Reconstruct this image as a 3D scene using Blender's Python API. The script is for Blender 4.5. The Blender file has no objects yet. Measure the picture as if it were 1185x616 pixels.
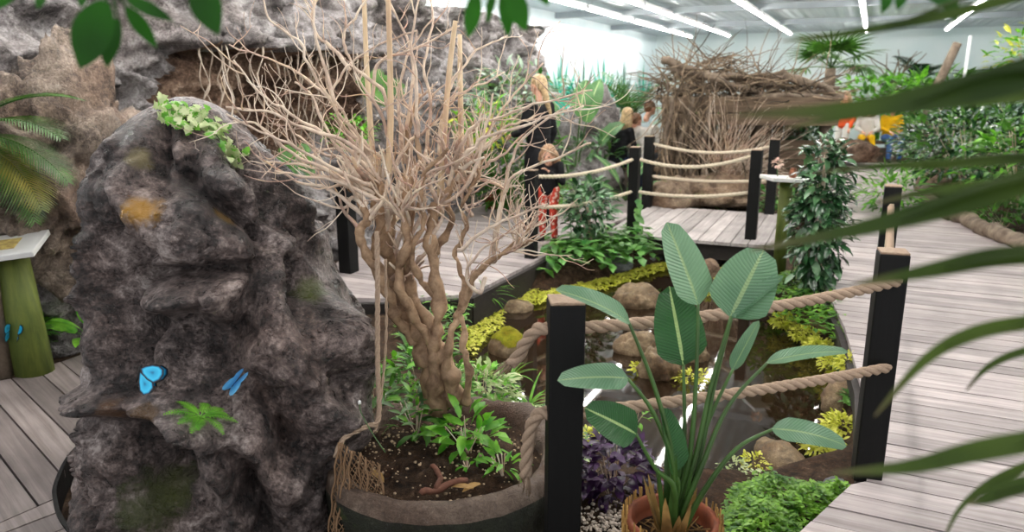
import bpy, bmesh, math, random
import numpy as np
from mathutils import Vector, Matrix, noise
PI = math.pi
SC = bpy.context.scene
COL = SC.collection
rnd = random.Random(7)

# ------------------------------------------------------------------ survey of the place
FPX, EYE = 863.0, 1.65
PITCH = math.atan(208 / 863.0)
CP, SP = math.cos(PITCH), math.sin(PITCH)

def ray(px, py):
    u = (px - 592.5) / FPX; v = (py - 308) / FPX
    return (u, CP - v * SP, -SP - v * CP)

def G(px, py, z=0.0):
    d = ray(px, py); t = (z - EYE) / d[2]
    return Vector((d[0] * t, d[1] * t, z))

def V(px, py, Y):
    d = ray(px, py); t = Y / d[1]
    return Vector((d[0] * t, Y, EYE + d[2] * t))

def proj(x, y, z):
    dz = z - EYE; dep = y * CP - dz * SP; up = y * SP + dz * CP
    return 592.5 + FPX * x / dep, 308 - FPX * up / dep

AX = Vector((0.4274, 0.9041, 0)); BX = Vector((0.9041, -0.4274, 0))
AXANG = math.atan2(AX.y, AX.x)
def R(s, t, z=0.0):
    return Vector((AX.x * s + BX.x * t, AX.y * s + BX.y * t, z))

def sstep(a, b, x):
    t = min(1, max(0, (x - a) / (b - a))); return t * t * (3 - 2 * t)

def lerp(a, b, t): return a + (b - a) * t

# ------------------------------------------------------------------ mesh builder
class MB:
    def __init__(self):
        self.v = []; self.f = []; self.m = []; self.uv = {}
    def vert(self, p, uv=None):
        self.v.append((p[0], p[1], p[2]))
        if uv: self.uv[len(self.v) - 1] = uv
        return len(self.v) - 1
    def face(self, idx, m=0):
        self.f.append(tuple(idx)); self.m.append(m)
    def box(self, c, size, rot=None, m=0, taper=1.0):
        hx, hy, hz = size[0] / 2, size[1] / 2, size[2] / 2
        ids = []
        for sz in (-1, 1):
            k = taper if sz > 0 else 1
            for sx, sy in ((-1, -1), (1, -1), (1, 1), (-1, 1)):
                p = Vector((sx * hx * k, sy * hy * k, sz * hz))
                if rot is not None: p = rot @ p
                ids.append(self.vert(p + Vector(c)))
        a = ids
        for q in ((3, 2, 1, 0), (4, 5, 6, 7), (0, 1, 5, 4), (1, 2, 6, 5), (2, 3, 7, 6), (3, 0, 4, 7)):
            self.face([a[i] for i in q], m)
    def prism(self, poly, z0, z1, m=0):
        n = len(poly)
        b = [self.vert((p[0], p[1], z0)) for p in poly]; t = [self.vert((p[0], p[1], z1)) for p in poly]
        self.face(b[::-1], m); self.face(t, m)
        for i in range(n):
            j = (i + 1) % n; self.face((b[i], b[j], t[j], t[i]), m)
    def tube(self, pts, rad, n=6, m=0, cap=True):
        pts = [Vector(p) for p in pts]
        if not hasattr(rad, '__len__'): rad = [rad] * len(pts)
        rings = []; ref = None
        L = 0
        for i, p in enumerate(pts):
            d = (pts[min(i + 1, len(pts) - 1)] - pts[max(i - 1, 0)])
            d = d.normalized() if d.length > 1e-9 else Vector((0, 0, 1))
            if ref is None:
                ref = d.orthogonal().normalized()
            else:
                ref = (ref - d * ref.dot(d))
                ref = ref.normalized() if ref.length > 1e-6 else d.orthogonal().normalized()
            w = d.cross(ref)
            if i: L += (p - pts[i - 1]).length
            rings.append([self.vert(p + (ref * math.cos(2 * PI * k / n) + w * math.sin(2 * PI * k / n)) * rad[i], (L, k / n)) for k in range(n)])
        for a, b in zip(rings, rings[1:]):
            for k in range(n):
                j = (k + 1) % n; self.face((a[k], a[j], b[j], b[k]), m)
        if cap:
            self.face(rings[0][::-1], m); self.face(rings[-1], m)
    def lathe(self, prof, c, n=24, m=0, cap=True):
        rings = []
        for r, z in prof:
            rings.append([self.vert((c[0] + r * math.cos(2 * PI * k / n), c[1] + r * math.sin(2 * PI * k / n), c[2] + z)) for k in range(n)])
        for a, b in zip(rings, rings[1:]):
            for k in range(n):
                j = (k + 1) % n; self.face((a[k], a[j], b[j], b[k]), m)
        if cap: self.face(rings[0][::-1], m); self.face(rings[-1], m)
    def ball(self, c, r, rot=None, nu=12, nv=8, m=0):
        if not hasattr(r, '__len__'): r = (r, r, r)
        c = Vector(c)
        def P(th, ph):
            q = Vector((r[0] * math.sin(ph) * math.cos(th), r[1] * math.sin(ph) * math.sin(th), r[2] * math.cos(ph)))
            if rot is not None: q = rot @ q
            return c + q
        top = self.vert(P(0, 0)); bot = self.vert(P(0, PI)); rows = []
        for j in range(1, nv):
            rows.append([self.vert(P(2 * PI * i / nu, PI * j / nv)) for i in range(nu)])
        for i in range(nu):
            k = (i + 1) % nu
            self.face((top, rows[0][i], rows[0][k]), m); self.face((bot, rows[-1][k], rows[-1][i]), m)
            for a, b in zip(rows, rows[1:]): self.face((a[i], b[i], b[k], a[k]), m)
    def leaf(self, base, d, up, L, W, droop=0.3, fold=0.2, n=4, prof=None, m=0, curl=0.0, side=0.0):
        """a leaf blade with a mid-rib fold; uv = (along, -1..1 across)"""
        d = Vector(d).normalized(); up = Vector(up)
        up = up - d * up.dot(d)
        up = up.normalized() if up.length > 1e-5 else d.orthogonal().normalized()
        sd = d.cross(up)
        p = Vector(base); row = []
        prof = prof or (lambda t: math.sin(PI * min(1, t * 0.94 + 0.06)) ** 0.75 * (1 - 0.25 * t))
        for i in range(n + 1):
            t = i / n
            w = max(0.02, prof(t)) * W / 2
            if i == n: w = W * 0.012
            a = p + sd * w + up * (w * fold)
            b = p - sd * w + up * (w * fold)
            row.append((self.vert(a, (t, 1)), self.vert(p, (t, 0)), self.vert(b, (t, -1))))
            ang = droop / n
            c_, s_ = math.cos(ang), math.sin(ang)
            d, up = (d * c_ - up * s_), (up * c_ + d * s_)
            if side:
                c2, s2 = math.cos(side / n), math.sin(side / n)
                d, sd = (d * c2 + sd * s2), (sd * c2 - d * s2)
            p = p + d * (L / n)
        for r0, r1 in zip(row, row[1:]):
            self.face((r0[0], r0[1], r1[1], r1[0]), m); self.face((r0[1], r0[2], r1[2], r1[1]), m)
        return p
    def build(self, name, mats, parent=None, smooth=True, sharp=None):
        me = bpy.data.meshes.new(name)
        me.from_pydata(self.v, [], self.f)
        if not isinstance(mats, (list, tuple)): mats = [mats]
        for mt in mats: me.materials.append(mt)
        nf = len(me.polygons)
        if nf:
            me.polygons.foreach_set('material_index', self.m)
            me.polygons.foreach_set('use_smooth', [bool(smooth)] * nf)
        if self.uv:
            lay = me.uv_layers.new(name='UVMap')
            buf = np.zeros((len(me.loops), 2), dtype=np.float32)
            vi = np.zeros(len(me.loops), dtype=np.int32); me.loops.foreach_get('vertex_index', vi)
            arr = np.zeros((len(self.v), 2), dtype=np.float32)
            for k, u in self.uv.items(): arr[k] = u
            buf[:] = arr[vi]
            lay.data.foreach_set('uv', buf.ravel())
        me.update()
        o = bpy.data.objects.new(name, me); COL.objects.link(o)
        if parent is not None:
            o.parent = parent
            o.location = -Vector(parent.location)
        return o

def recenter(o, loc):
    """move a mesh's origin to loc without moving its shape"""
    loc = Vector(loc)
    o.data.transform(Matrix.Translation(-loc)); o.location = loc
    return o

def bevel(o, w, seg=2, ang=35):
    md = o.modifiers.new('bevel', 'BEVEL'); md.width = w; md.segments = seg
    md.limit_method = 'ANGLE'; md.angle_limit = math.radians(ang)
    return o

def tag(o, label=None, cat=None, group=None, kind=None):
    if label: o['label'] = label
    if cat: o['category'] = cat
    if group: o['group'] = group
    if kind: o['kind'] = kind
    return o

def empty(name, loc=(0, 0, 0), label=None, cat=None, group=None):
    o = bpy.data.objects.new(name, None); COL.objects.link(o); o.location = loc
    o.empty_display_size = 0.1
    return tag(o, label, cat, group)

def copy_tree(o, parent=None):
    c = o.copy(); COL.objects.link(c)
    if parent is not None: c.parent = parent
    for ch in list(o.children): copy_tree(ch, c)
    return c

def spline(pts, n=6):
    """Catmull-Rom through pts"""
    pts = [Vector(p) for p in pts]
    if len(pts) < 3: 
        return [pts[0].lerp(pts[1], i / n) for i in range(n + 1)]
    out = []
    for i in range(len(pts) - 1):
        p0 = pts[max(0, i - 1)]; p1 = pts[i]; p2 = pts[i + 1]; p3 = pts[min(len(pts) - 1, i + 2)]
        for k in range(n):
            t = k / n
            out.append(0.5 * ((2 * p1) + (p2 - p0) * t + (2 * p0 - 5 * p1 + 4 * p2 - p3) * t * t + (3 * p1 - p0 - 3 * p2 + p3) * t ** 3))
    out.append(pts[-1])
    return out

def rv(r=None):
    r = r or rnd
    while True:
        v = Vector((r.uniform(-1, 1), r.uniform(-1, 1), r.uniform(-1, 1)))
        if 0.05 < v.length < 1: return v.normalized()

# ------------------------------------------------------------------ materials
def hexlin(h):
    out = []
    for i in (0, 2, 4):
        c = int(h[i:i + 2], 16) / 255
        out.append(c / 12.92 if c <= 0.04045 else ((c + 0.055) / 1.055) ** 2.4)
    return (*out, 1)

class NT:
    def __init__(self, name):
        self.mat = bpy.data.materials.new(name); self.mat.use_nodes = True
        self.t = self.mat.node_tree; self.t.nodes.clear()
        self.out = self.t.nodes.new('ShaderNodeOutputMaterial')
    def n(self, typ, **kw):
        nd = self.t.nodes.new(typ)
        for k, v in kw.items():
            if k in nd.inputs.keys() if isinstance(k, str) else False: nd.inputs[k].default_value = v
            else: setattr(nd, k, v)
        return nd
    def l(self, a, b): self.t.links.new(a, b)
    def obj(self): return self.n('ShaderNodeTexCoord').outputs['Object']
    def geo(self): return self.n('ShaderNodeNewGeometry').outputs['Position']
    def mapping(self, src, scale=(1, 1, 1), rot=(0, 0, 0)):
        m = self.n('ShaderNodeMapping'); self.l(src, m.inputs['Vector'])
        m.inputs['Scale'].default_value = scale; m.inputs['Rotation'].default_value = rot
        return m.outputs[0]
    def noise(self, src, scale, detail=4, rough=0.55, dist=0.0):
        nd = self.n('ShaderNodeTexNoise'); self.l(src, nd.inputs['Vector'])
        nd.inputs['Scale'].default_value = scale; nd.inputs['Detail'].default_value = detail
        nd.inputs['Roughness'].default_value = rough; nd.inputs['Distortion'].default_value = dist
        return nd.outputs['Fac']
    def ramp(self, src, stops):
        r = self.n('ShaderNodeValToRGB'); self.l(src, r.inputs['Fac'])
        el = r.color_ramp.elements
        while len(el) > 1: el.remove(el[-1])
        el[0].position = stops[0][0]; el[0].color = hexlin(stops[0][1]) if isinstance(stops[0][1], str) else stops[0][1]
        for p, c in stops[1:]:
            e = el.new(p); e.color = hexlin(c) if isinstance(c, str) else c
        return r.outputs['Color']
    def mix(self, fac, a, b, mode='MIX'):
        m = self.n('ShaderNodeMix', data_type='RGBA', blend_type=mode)
        for sock, val in ((m.inputs[0], fac), (m.inputs[6], a), (m.inputs[7], b)):
            if isinstance(val, (int, float)): sock.default_value = val
            elif isinstance(val, str): sock.default_value = hexlin(val)
            elif isinstance(val, tuple): sock.default_value = val
            else: self.l(val, sock)
        return m.outputs[2]
    def math(self, op, a, b=0.0, clamp=False):
        m = self.n('ShaderNodeMath', operation=op, use_clamp=clamp)
        for s, v in ((m.inputs[0], a), (m.inputs[1], b)):
            if isinstance(v, (int, float)): s.default_value = v
            else: self.l(v, s)
        return m.outputs[0]
    def bump(self, h, strength=0.5, dist=0.02):
        b = self.n('ShaderNodeBump'); self.l(h, b.inputs['Height'])
        b.inputs['Strength'].default_value = strength; b.inputs['Distance'].default_value = dist
        return b.outputs['Normal']
    def pbr(self, color, rough=0.6, normal=None, metal=0.0, spec=0.5, **kw):
        b = self.n('ShaderNodeBsdfPrincipled')
        if isinstance(color, str): b.inputs['Base Color'].default_value = hexlin(color)
        elif isinstance(color, tuple): b.inputs['Base Color'].default_value = color
        else: self.l(color, b.inputs['Base Color'])
        if isinstance(rough, (int, float)): b.inputs['Roughness'].default_value = rough
        else: self.l(rough, b.inputs['Roughness'])
        b.inputs['Metallic'].default_value = metal
        b.inputs['Specular IOR Level'].default_value = spec
        if normal is not None: self.l(normal, b.inputs['Normal'])
        for k, v in kw.items(): b.inputs[k.replace('_', ' ')].default_value = v
        return b.outputs[0]
    def done(self, sh):
        self.l(sh, self.out.inputs['Surface']); return self.mat

def m_plain(name, col, rough=0.6, spec=0.4, var=0.25, scale=12, bump=0.0):
    t = NT(name); o = t.obj(); nz = t.noise(o, scale, 4)
    c = t.mix(var, col, t.ramp(nz, [(0.3, '000000'), (0.7, 'ffffff')]), 'OVERLAY')
    return t.done(t.pbr(c, rough, t.bump(nz, bump, 0.01) if bump else None, spec=spec))

def m_leaf(name, a, b, rough=0.38, vein=None, veinn=14, trans=0.35, scale=9, spec=0.45, rib='', tip=None):
    t = NT(name)
    g = t.geo(); nz = t.noise(g, scale, 2)
    c = t.ramp(nz, [(0.32, a), (0.68, b)])
    norm = None
    uv = t.n('ShaderNodeTexCoord').outputs['UV']
    sx = t.n('ShaderNodeSeparateXYZ'); t.l(uv, sx.inputs[0])
    av = t.math('ABSOLUTE', sx.outputs[1])
    if vein:
        ph = t.math('SUBTRACT', t.math('MULTIPLY', sx.outputs[0], veinn), t.math('MULTIPLY', av, veinn * 0.16))
        fr = t.math('ABSOLUTE', t.math('SUBTRACT', t.math('FRACT', ph), 0.5))
        ln = t.math('GREATER_THAN', fr, 0.40)
        c = t.mix(t.math('MULTIPLY', ln, 0.30), c, vein)
        norm = t.bump(t.math('MULTIPLY', fr, 1.0), 0.6, 0.006)
    if rib:
        r_ = t.math('LESS_THAN', av, 0.07)
        c = t.mix(r_, c, rib)
    if tip:
        c = t.mix(t.math('MULTIPLY', t.math('SUBTRACT', sx.outputs[0], 0.72), 3.5, True), c, tip)
    p = t.pbr(c, rough, norm, spec=spec)
    tr = t.n('ShaderNodeBsdfTranslucent')
    t.l(t.mix(0.5, c, 'c8e070', 'MULTIPLY'), tr.inputs['Color'])
    mx = t.n('ShaderNodeMixShader'); mx.inputs[0].default_value = trans
    t.l(p, mx.inputs[1]); t.l(tr.outputs[0], mx.inputs[2])
    return t.done(mx.outputs[0])

def m_rock(name, cols, scale=1.0, rough=0.55, spec=0.35, bump=1.0, moss=None, spots=(), tint='c9a690'):
    t = NT(name); g = t.geo()
    n1 = t.noise(g, 2.2 * scale, 8, 0.65, 0.6); n2 = t.noise(g, 9 * scale, 8, 0.7, 0.4); n3 = t.noise(g, 42 * scale, 6, 0.7)
    mixd = t.math('ADD', t.math('MULTIPLY', n1, 0.40), t.math('ADD', t.math('MULTIPLY', n2, 0.34), t.math('MULTIPLY', n3, 0.26)))
    c = t.ramp(mixd, cols)
    hue = t.noise(g, 1.3 * scale, 3, 0.5)
    c = t.mix(t.math('MULTIPLY', t.math('SUBTRACT', hue, 0.42, True), 2.2, True), c, t.mix(1.0, c, tint, 'MULTIPLY'))
    c = t.mix(t.ramp(t.noise(g, 17 * scale, 5, 0.75), [(0.60, '000000'), (0.72, '606060')]), c, 'b8b2ae')
    for (p, rad, colr) in spots:
        vm = t.n('ShaderNodeVectorMath', operation='DISTANCE'); t.l(g, vm.inputs[0]); vm.inputs[1].default_value = p
        dd = t.math('ADD', vm.outputs['Value'], t.math('MULTIPLY', t.math('SUBTRACT', n2, 0.5), rad * 1.9))
        c = t.mix(t.ramp(t.math('DIVIDE', dd, rad), [(0.45, 'e8e8e8'), (1.0, '000000')]), c, colr)
    if moss:
        c = t.mix(t.ramp(t.noise(g, 3.1 * scale, 5, 0.7), [(0.62, '000000'), (0.72, 'b0b0b0')]), c, moss)
    h = t.math('ADD', t.math('MULTIPLY', n2, 0.65), t.math('MULTIPLY', n3, 0.35))
    vr = t.n('ShaderNodeTexVoronoi', feature='DISTANCE_TO_EDGE'); vr.inputs['Scale'].default_value = 7 * scale
    wn = t.n('ShaderNodeTexNoise'); t.l(g, wn.inputs['Vector']); wn.inputs['Scale'].default_value = 5 * scale
    av = t.n('ShaderNodeVectorMath', operation='MULTIPLY_ADD'); t.l(wn.outputs['Color'], av.inputs[0]); av.inputs[1].default_value = (0.3 / scale,) * 3; t.l(g, av.inputs[2])
    t.l(av.outputs[0], vr.inputs['Vector'])
    cr = t.ramp(vr.outputs['Distance'], [(0.0, '000000'), (0.09, 'ffffff')])
    h = t.math('ADD', h, t.math('MULTIPLY', cr, 0.05))
    rr = t.ramp(n2, [(0.35, (rough - 0.15,) * 3 + (1,)), (0.65, (rough + 0.2,) * 3 + (1,))])
    return t.done(t.pbr(c, rr, t.bump(h, bump, 0.06 / scale), spec=spec))

def m_wood(name, a, b, grain=(2, 40, 40), rough=0.6, bump=0.3, spec=0.35, island=0.25, rot=0.0):
    t = NT(name); g = t.mapping(t.geo(), (1, 1, 1), (0, 0, rot))
    m = t.mapping(g, grain)
    n1 = t.noise(m, 1.0, 6, 0.65, 0.4); n2 = t.noise(g, 2.5, 4)
    c = t.mix(t.ramp(n1, [(0.3, '000000'), (0.7, 'ffffff')]), a, b)
    c = t.mix(0.35, c, t.ramp(n2, [(0.3, '303030'), (0.7, 'd0d0d0')]), 'OVERLAY')
    ri = t.n('ShaderNodeNewGeometry').outputs['Random Per Island']
    c = t.mix(island, c, t.ramp(ri, [(0, '202020'), (1, 'e8e8e8')]), 'OVERLAY')
    return t.done(t.pbr(c, rough, t.bump(n1, bump, 0.004), spec=spec))

def m_rope(name, a, b):
    t = NT(name); g = t.obj(); n1 = t.noise(g, 160, 4, 0.7)
    return t.done(t.pbr(t.mix(n1, a, b), 0.85, t.bump(n1, 0.6, 0.002), spec=0.2))

M = {}
M['wall_rock'] = m_rock('rock wall', [(0.38, '1e1b1b'), (0.45, '565150'), (0.50, '807b7b'), (0.55, 'a19d9d'), (0.63, 'cbc9c9')], 1.3, 0.45, 0.45, 1.0, None, (), 'dccfc6')
M['roots_rock'] = m_rock('rooty bank', [(0.3, '1a120e'), (0.45, '4a382e'), (0.55, '86705f'), (0.66, 'c0ac9a')], 1.2, 0.8, 0.2, 1.2)
M['sand_rock'] = m_rock('sandstone', [(0.3, '2a201a'), (0.45, '5f4e40'), (0.55, '94816d'), (0.66, 'c4b39c')], 1.3, 0.7, 0.25, 0.9)
M['boulder_rock'] = m_rock('brown grey boulder', [(0.38, '1d1815'), (0.45, '50443b'), (0.54, '8c7d70'), (0.64, 'c2b4a6')], 1.6, 0.55, 0.4, 1.0)
M['net'] = m_rope('net twine', '55412f', '98795c')
M['pond_rock'] = m_rock('pond stone', [(0.3, '30261a'), (0.45, '5f4f3a'), (0.55, '8a775c'), (0.66, 'b9aa90')], 4, 0.6, 0.3, 1.0)
M['grey_stone'] = m_rock('grey stone', [(0.3, '2c2e30'), (0.45, '4b4e51'), (0.6, '6f7375'), (0.75, '9a9c9c')], 4, 0.5, 0.4, 0.6)
M['mossy'] = m_rock('moss cap', [(0.3, '3b4410'), (0.45, '6b6f1a'), (0.6, '8f8a28'), (0.75, 'b0a83c')], 9, 0.9, 0.1, 1.2)
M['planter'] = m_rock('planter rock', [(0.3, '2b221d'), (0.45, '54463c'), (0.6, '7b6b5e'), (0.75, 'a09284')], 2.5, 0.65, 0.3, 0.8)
M['planter_side_shaded'] = m_rock('mossy planter side with painted shade', [(0.3, '0e0f0a'), (0.45, '20211a'), (0.6, '33362a'), (0.75, '4c5040')], 2.5, 0.7, 0.25, 0.8, '3c4a1c')  # mossy rock, near black because the outer side's shade is painted in
M['soil'] = m_rock('soil', [(0.38, '0f0a07'), (0.46, '2a1f17'), (0.54, '463629'), (0.64, '76624f')], 6, 0.9, 0.15, 1.2)
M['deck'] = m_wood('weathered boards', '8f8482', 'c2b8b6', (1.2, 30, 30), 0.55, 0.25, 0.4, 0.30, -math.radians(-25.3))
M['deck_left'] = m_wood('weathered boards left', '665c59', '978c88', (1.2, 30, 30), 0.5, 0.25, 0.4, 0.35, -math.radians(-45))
M['deck_bridge'] = m_wood('bridge boards', '9a9290', 'cac3c0', (1.2, 30, 30), 0.55, 0.25, 0.4, 0.25, -math.radians(64.7))
M['under'] = m_wood('dark joist', '1c1816', '2d2724', (3, 30, 30), 0.7)
M['black'] = m_wood('black stained post', '040404', '0b0b0b', (40, 40, 3), 0.6, 0.3, 0.25, 0.1)
M['endgrain'] = m_wood('post top', '8d7460', 'b59c84', (60, 60, 60), 0.7)
M['cream'] = m_plain('cream wood', 'd8ccb0', 0.6)
M['green_post'] = m_wood('green stained post', '3c4a1c', '67702f', (18, 18, 2), 0.6, 0.4, 0.3)
M['rope'] = m_rope('hemp rope', '75604e', 'bfa892')
M['pale_rope'] = m_rope('pale rope', 'b3a48c', 'e4d8c4')
M['bark'] = m_wood('pale bark', '5d4230', 'cbaa88', (14, 14, 14), 0.65, 1.0, 0.3, 0.4)
M['twig'] = m_wood('pale twig', 'b59d89', 'efe1d0', (12, 12, 12), 0.7, 0.6, 0.25, 0.45)
M['cane'] = m_wood('dry cane', 'c0a682', 'e4d2b2', (20, 20, 3), 0.6, 0.3)
M['drift'] = m_wood('driftwood', '4d4036', '8f8070', (8, 8, 8), 0.8, 0.8, 0.2, 0.5)
M['brush'] = m_wood('brushwood', '4c3d32', 'ab977f', (8, 8, 8), 0.8, 0.5, 0.2, 0.9)
M['oldboard'] = m_wood('old grey brown boards', '4f4136', '86735f', (2, 2, 25), 0.75, 0.5, 0.2, 0.4)
M['dryroot'] = m_wood('dry root', '8a7a6b', 'c4b5a5', (10, 10, 4), 0.8, 0.5, 0.2, 0.4)
M['white_board'] = m_plain('white board', 'dcdcda', 0.45, 0.4, 0.1)
M['coir'] = m_wood('coir wrap', '7a5a30', 'c39a5c', (50, 50, 5), 0.9, 0.9, 0.1, 0.4)
M['terracotta'] = m_plain('terracotta', '7d4229', 0.7, 0.3, 0.4, 14)
# leaves
M['strel'] = m_leaf('paddle leaf', '527a58', '779c78', 0.34, '8fae94', 22, 0.2, 4, 0.5, '8fa878')
M['strel_dark'] = m_leaf('dark paddle leaf', '1f4a22', '2f6330', 0.3, '447a44', 24, 0.25, 4, 0.5, 'a8c080')
M['petiole'] = m_plain('green stalk', '3f5f2a', 0.4, 0.5, 0.4, 6)
M['ficus'] = m_leaf('dark glossy leaf', '16301a', '2f5a33', 0.25, trans=0.15, spec=0.7)
M['ficus_light'] = m_leaf('mid glossy leaf', '355e38', '6f9a6b', 0.3, trans=0.2, spec=0.6)
M['pothos'] = m_leaf('heart leaf', '2c6a2a', '7cb35c', 0.3, trans=0.3, spec=0.5, scale=7)
M['bright'] = m_leaf('bright leaf', '3e8a1e', '8fd048', 0.35, trans=0.4, scale=14)
M['mid'] = m_leaf('mid leaf', '2b5a20', '5f9038', 0.35, trans=0.35, scale=6)
M['cover'] = m_leaf('ground cover leaf', '2f6212', '86b83a', 0.4, trans=0.35, scale=16)
M['chart'] = m_leaf('chartreuse leaf', 'b4ba22', 'f6f27a', 0.5, trans=0.35, scale=20)
M['purple'] = m_leaf('purple leaf', '170820', '4a2456', 0.35, trans=0.2, scale=18)
M['ivy'] = m_leaf('ivy leaf', '8fa860', 'e2e8bc', 0.45, trans=0.3, scale=12)
M['palm'] = m_leaf('palm leaflet', '1f4216', '4e7a2c', 0.4, trans=0.35, scale=5)
M['palm_yellow'] = m_leaf('palm leaflet yellowing', '3c5a1c', '94883a', 0.45, trans=0.35, scale=4)
M['near_palm'] = m_leaf('near palm blade', '22360a', '465a1c', 0.5, trans=0.25, scale=6, tip='5a5038', spec=0.25)
M['near_leaf'] = m_leaf('near leaf', '143c06', '27650e', 0.5, trans=0.4, scale=6, spec=0.25)
M['banana'] = m_leaf('broad leaf', '3b6b38', '78a86a', 0.4, '9cc48c', 18, 0.35, 3, 0.4, 'c8d8a0')
M['grey_leaf'] = m_leaf('silvery leaf', '7d9a86', 'c2d4c4', 0.5, trans=0.3, scale=6)
M['teal'] = m_plain('painted teal', '3fa890', 0.8, 0.1, 0.35, 3)
M['teal_dark'] = m_plain('painted dark green', '1f6650', 0.8, 0.1, 0.35, 3)
M['dead'] = m_leaf('dry leaf', '7a5c34', 'b08c54', 0.7, trans=0.2, scale=14)
M['skin'] = m_plain('skin', 'd8a58c', 0.5, 0.4, 0.05)
M['hair_blond'] = m_plain('blond hair', 'b59a74', 0.5, 0.4, 0.5, 40)
M['hair_brown'] = m_plain('brown hair', '6b4a32', 0.5, 0.4, 0.5, 40)
M['hair_light_brown'] = m_plain('light brown hair', '96765a', 0.5, 0.4, 0.5, 40)
M['cloth_black'] = m_plain('black cloth', '131316', 0.8, 0.2, 0.3, 20)
M['cloth_white'] = m_plain('white cloth', 'dcd8d2', 0.8, 0.2, 0.15, 10)
M['cloth_yellow'] = m_plain('yellow cloth', 'd6a812', 0.8, 0.2, 0.15, 10)
M['cloth_orange'] = m_plain('orange cloth', 'd2562c', 0.8, 0.2, 0.15, 10)
M['cloth_blue'] = m_plain('denim', '3a5a8c', 0.8, 0.2, 0.3, 20)
M['cloth_navy'] = m_plain('navy cloth', '1c2740', 0.8, 0.2, 0.3, 20)
M['cloth_grey'] = m_plain('grey cloth', '565a60', 0.8, 0.2, 0.3, 20)
M['shoe'] = m_plain('dark shoe', '1d1b1c', 0.6)
M['eye'] = m_plain('eye', '1a1412', 0.3)
M['lip'] = m_plain('lip', 'b3665c', 0.5)
def m_red():
    t = NT('red patterned cloth'); v = t.n('ShaderNodeTexVoronoi'); v.inputs['Scale'].default_value = 22; t.l(t.obj(), v.inputs['Vector'])
    return t.done(t.pbr(t.ramp(v.outputs['Distance'], [(0.25, 'e8c8b8'), (0.4, 'c8402c'), (0.8, 'b03020')]), 0.8))
M['cloth_red'] = m_red()
def m_wing():
    t = NT('blue wing'); uv = t.n('ShaderNodeTexCoord').outputs['UV']; s = t.n('ShaderNodeSeparateXYZ'); t.l(uv, s.inputs[0])
    c = t.ramp(s.outputs[0], [(0.0, '1b6f9c'), (0.25, '27a9d8'), (0.70, '3cc6ee'), (0.82, '1f7fae'), (0.90, '181418')])
    return t.done(t.pbr(c, 0.3, None, 0.35, 0.6))
M['wing'] = m_wing()
M['wing_pale'] = m_plain('pale blue wing', '6cb4e0', 0.35, 0.6, 0.15)
M['insect'] = m_plain('insect body', '14100e', 0.6)
def m_water():
    t = NT('pond water'); g = t.geo(); nz = t.noise(g, 5, 3, 0.5)
    n2 = t.noise(g, 1.3, 3)
    c = t.ramp(n2, [(0.3, '1d140d'), (0.7, '2c1f13')])
    return t.done(t.pbr(c, 0.03, t.bump(nz, 0.015, 0.02), spec=0.6))
M['water'] = m_water()
def m_emit(name, col, st):
    t = NT(name); e = t.n('ShaderNodeEmission'); e.inputs[0].default_value = hexlin(col); e.inputs[1].default_value = st
    return t.done(e.outputs[0])
M['tube'] = m_emit('lit tube', 'fffaf4', 42.0)
M['fixture'] = m_plain('white enamel', 'e6e8ea', 0.4, 0.5, 0.03)
def m_ceil():
    t = NT('grey metal ceiling'); g = t.mapping(t.geo(), (1, 1, 1), (0, 0, -AXANG)); w = t.n('ShaderNodeTexWave'); t.l(t.mapping(g, (1, 1, 1)), w.inputs['Vector'])
    w.bands_direction = 'Y'; w.inputs['Scale'].default_value = 1.6; w.inputs['Distortion'].default_value = 0.2
    nz = t.noise(t.mapping(g, (0.3, 1.4, 1)), 1.0, 4)
    c = t.ramp(nz, [(0.3, '9aa4aa'), (0.7, 'c2cacf')])
    return t.done(t.pbr(c, 0.4, t.bump(w.outputs['Fac'], 0.4, 0.05), 0.25, 0.5))
M['ceiling'] = m_ceil()
M['ceiling_beam'] = m_plain('grey beam', '8f979c', 0.5, 0.4, 0.1, 3)
M['wall_paint'] = m_plain('pale blue paint', 'd4e2e6', 0.8, 0.2, 0.12, 1.5)
M['wall_paint_far'] = m_plain('sky paint', 'dbe8ea', 0.8, 0.2, 0.2, 0.8)
# ------------------------------------------------------------------ the setting
def hsh(p):
    return noise.cell_vector(Vector((p[0] * 91.7 + 3.1, p[1] * 57.3 + 7.7, p[2] * 73.9 + 1.3)))

def crag(p, warp=0.35):
    """faceted rock: every voronoi cell a tilted plane; p already scaled"""
    w = noise.noise_vector(p * 0.9) * warp
    q = p + w
    d, pts = noise.voronoi(q, distance_metric='DISTANCE')
    out = 0
    h0 = hsh(pts[0]); h1 = hsh(pts[1])
    a = (q - pts[0]).dot(h0 - Vector((.5, .5, .5))) * 1.5 + (h0.x + h0.y - 1.0) * 0.6
    b = (q - pts[1]).dot(h1 - Vector((.5, .5, .5))) * 1.5 + (h1.x + h1.y - 1.0) * 0.6
    k = 0.5 * (1 - sstep(0.0, 0.16, d[1] - d[0]))
    return lerp(a, b, k) - 0.18 * (1 - sstep(0, 0.12, d[1] - d[0]))

def facet(p, warp=0.25):
    """creased rock: the upper hull of tilted planes, one per voronoi cell"""
    q = p + noise.noise_vector(p * 0.8) * warp
    d, pts = noise.voronoi(q, distance_metric='DISTANCE'); best = -9
    for di, c in zip(d, pts):
        h = hsh(c); v = (q - c).dot(h - Vector((.5, .5, .5))) * 2.0 + (h.x + h.z - 1.0) * .55 - (di - d[0]) * 1.3
        best = max(best, v)
    return best

def ridg(p, o=5):
    return noise.ridged_multi_fractal(p, 0.9, 2.1, o, 1.0, 2.0) - 1.0

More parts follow.
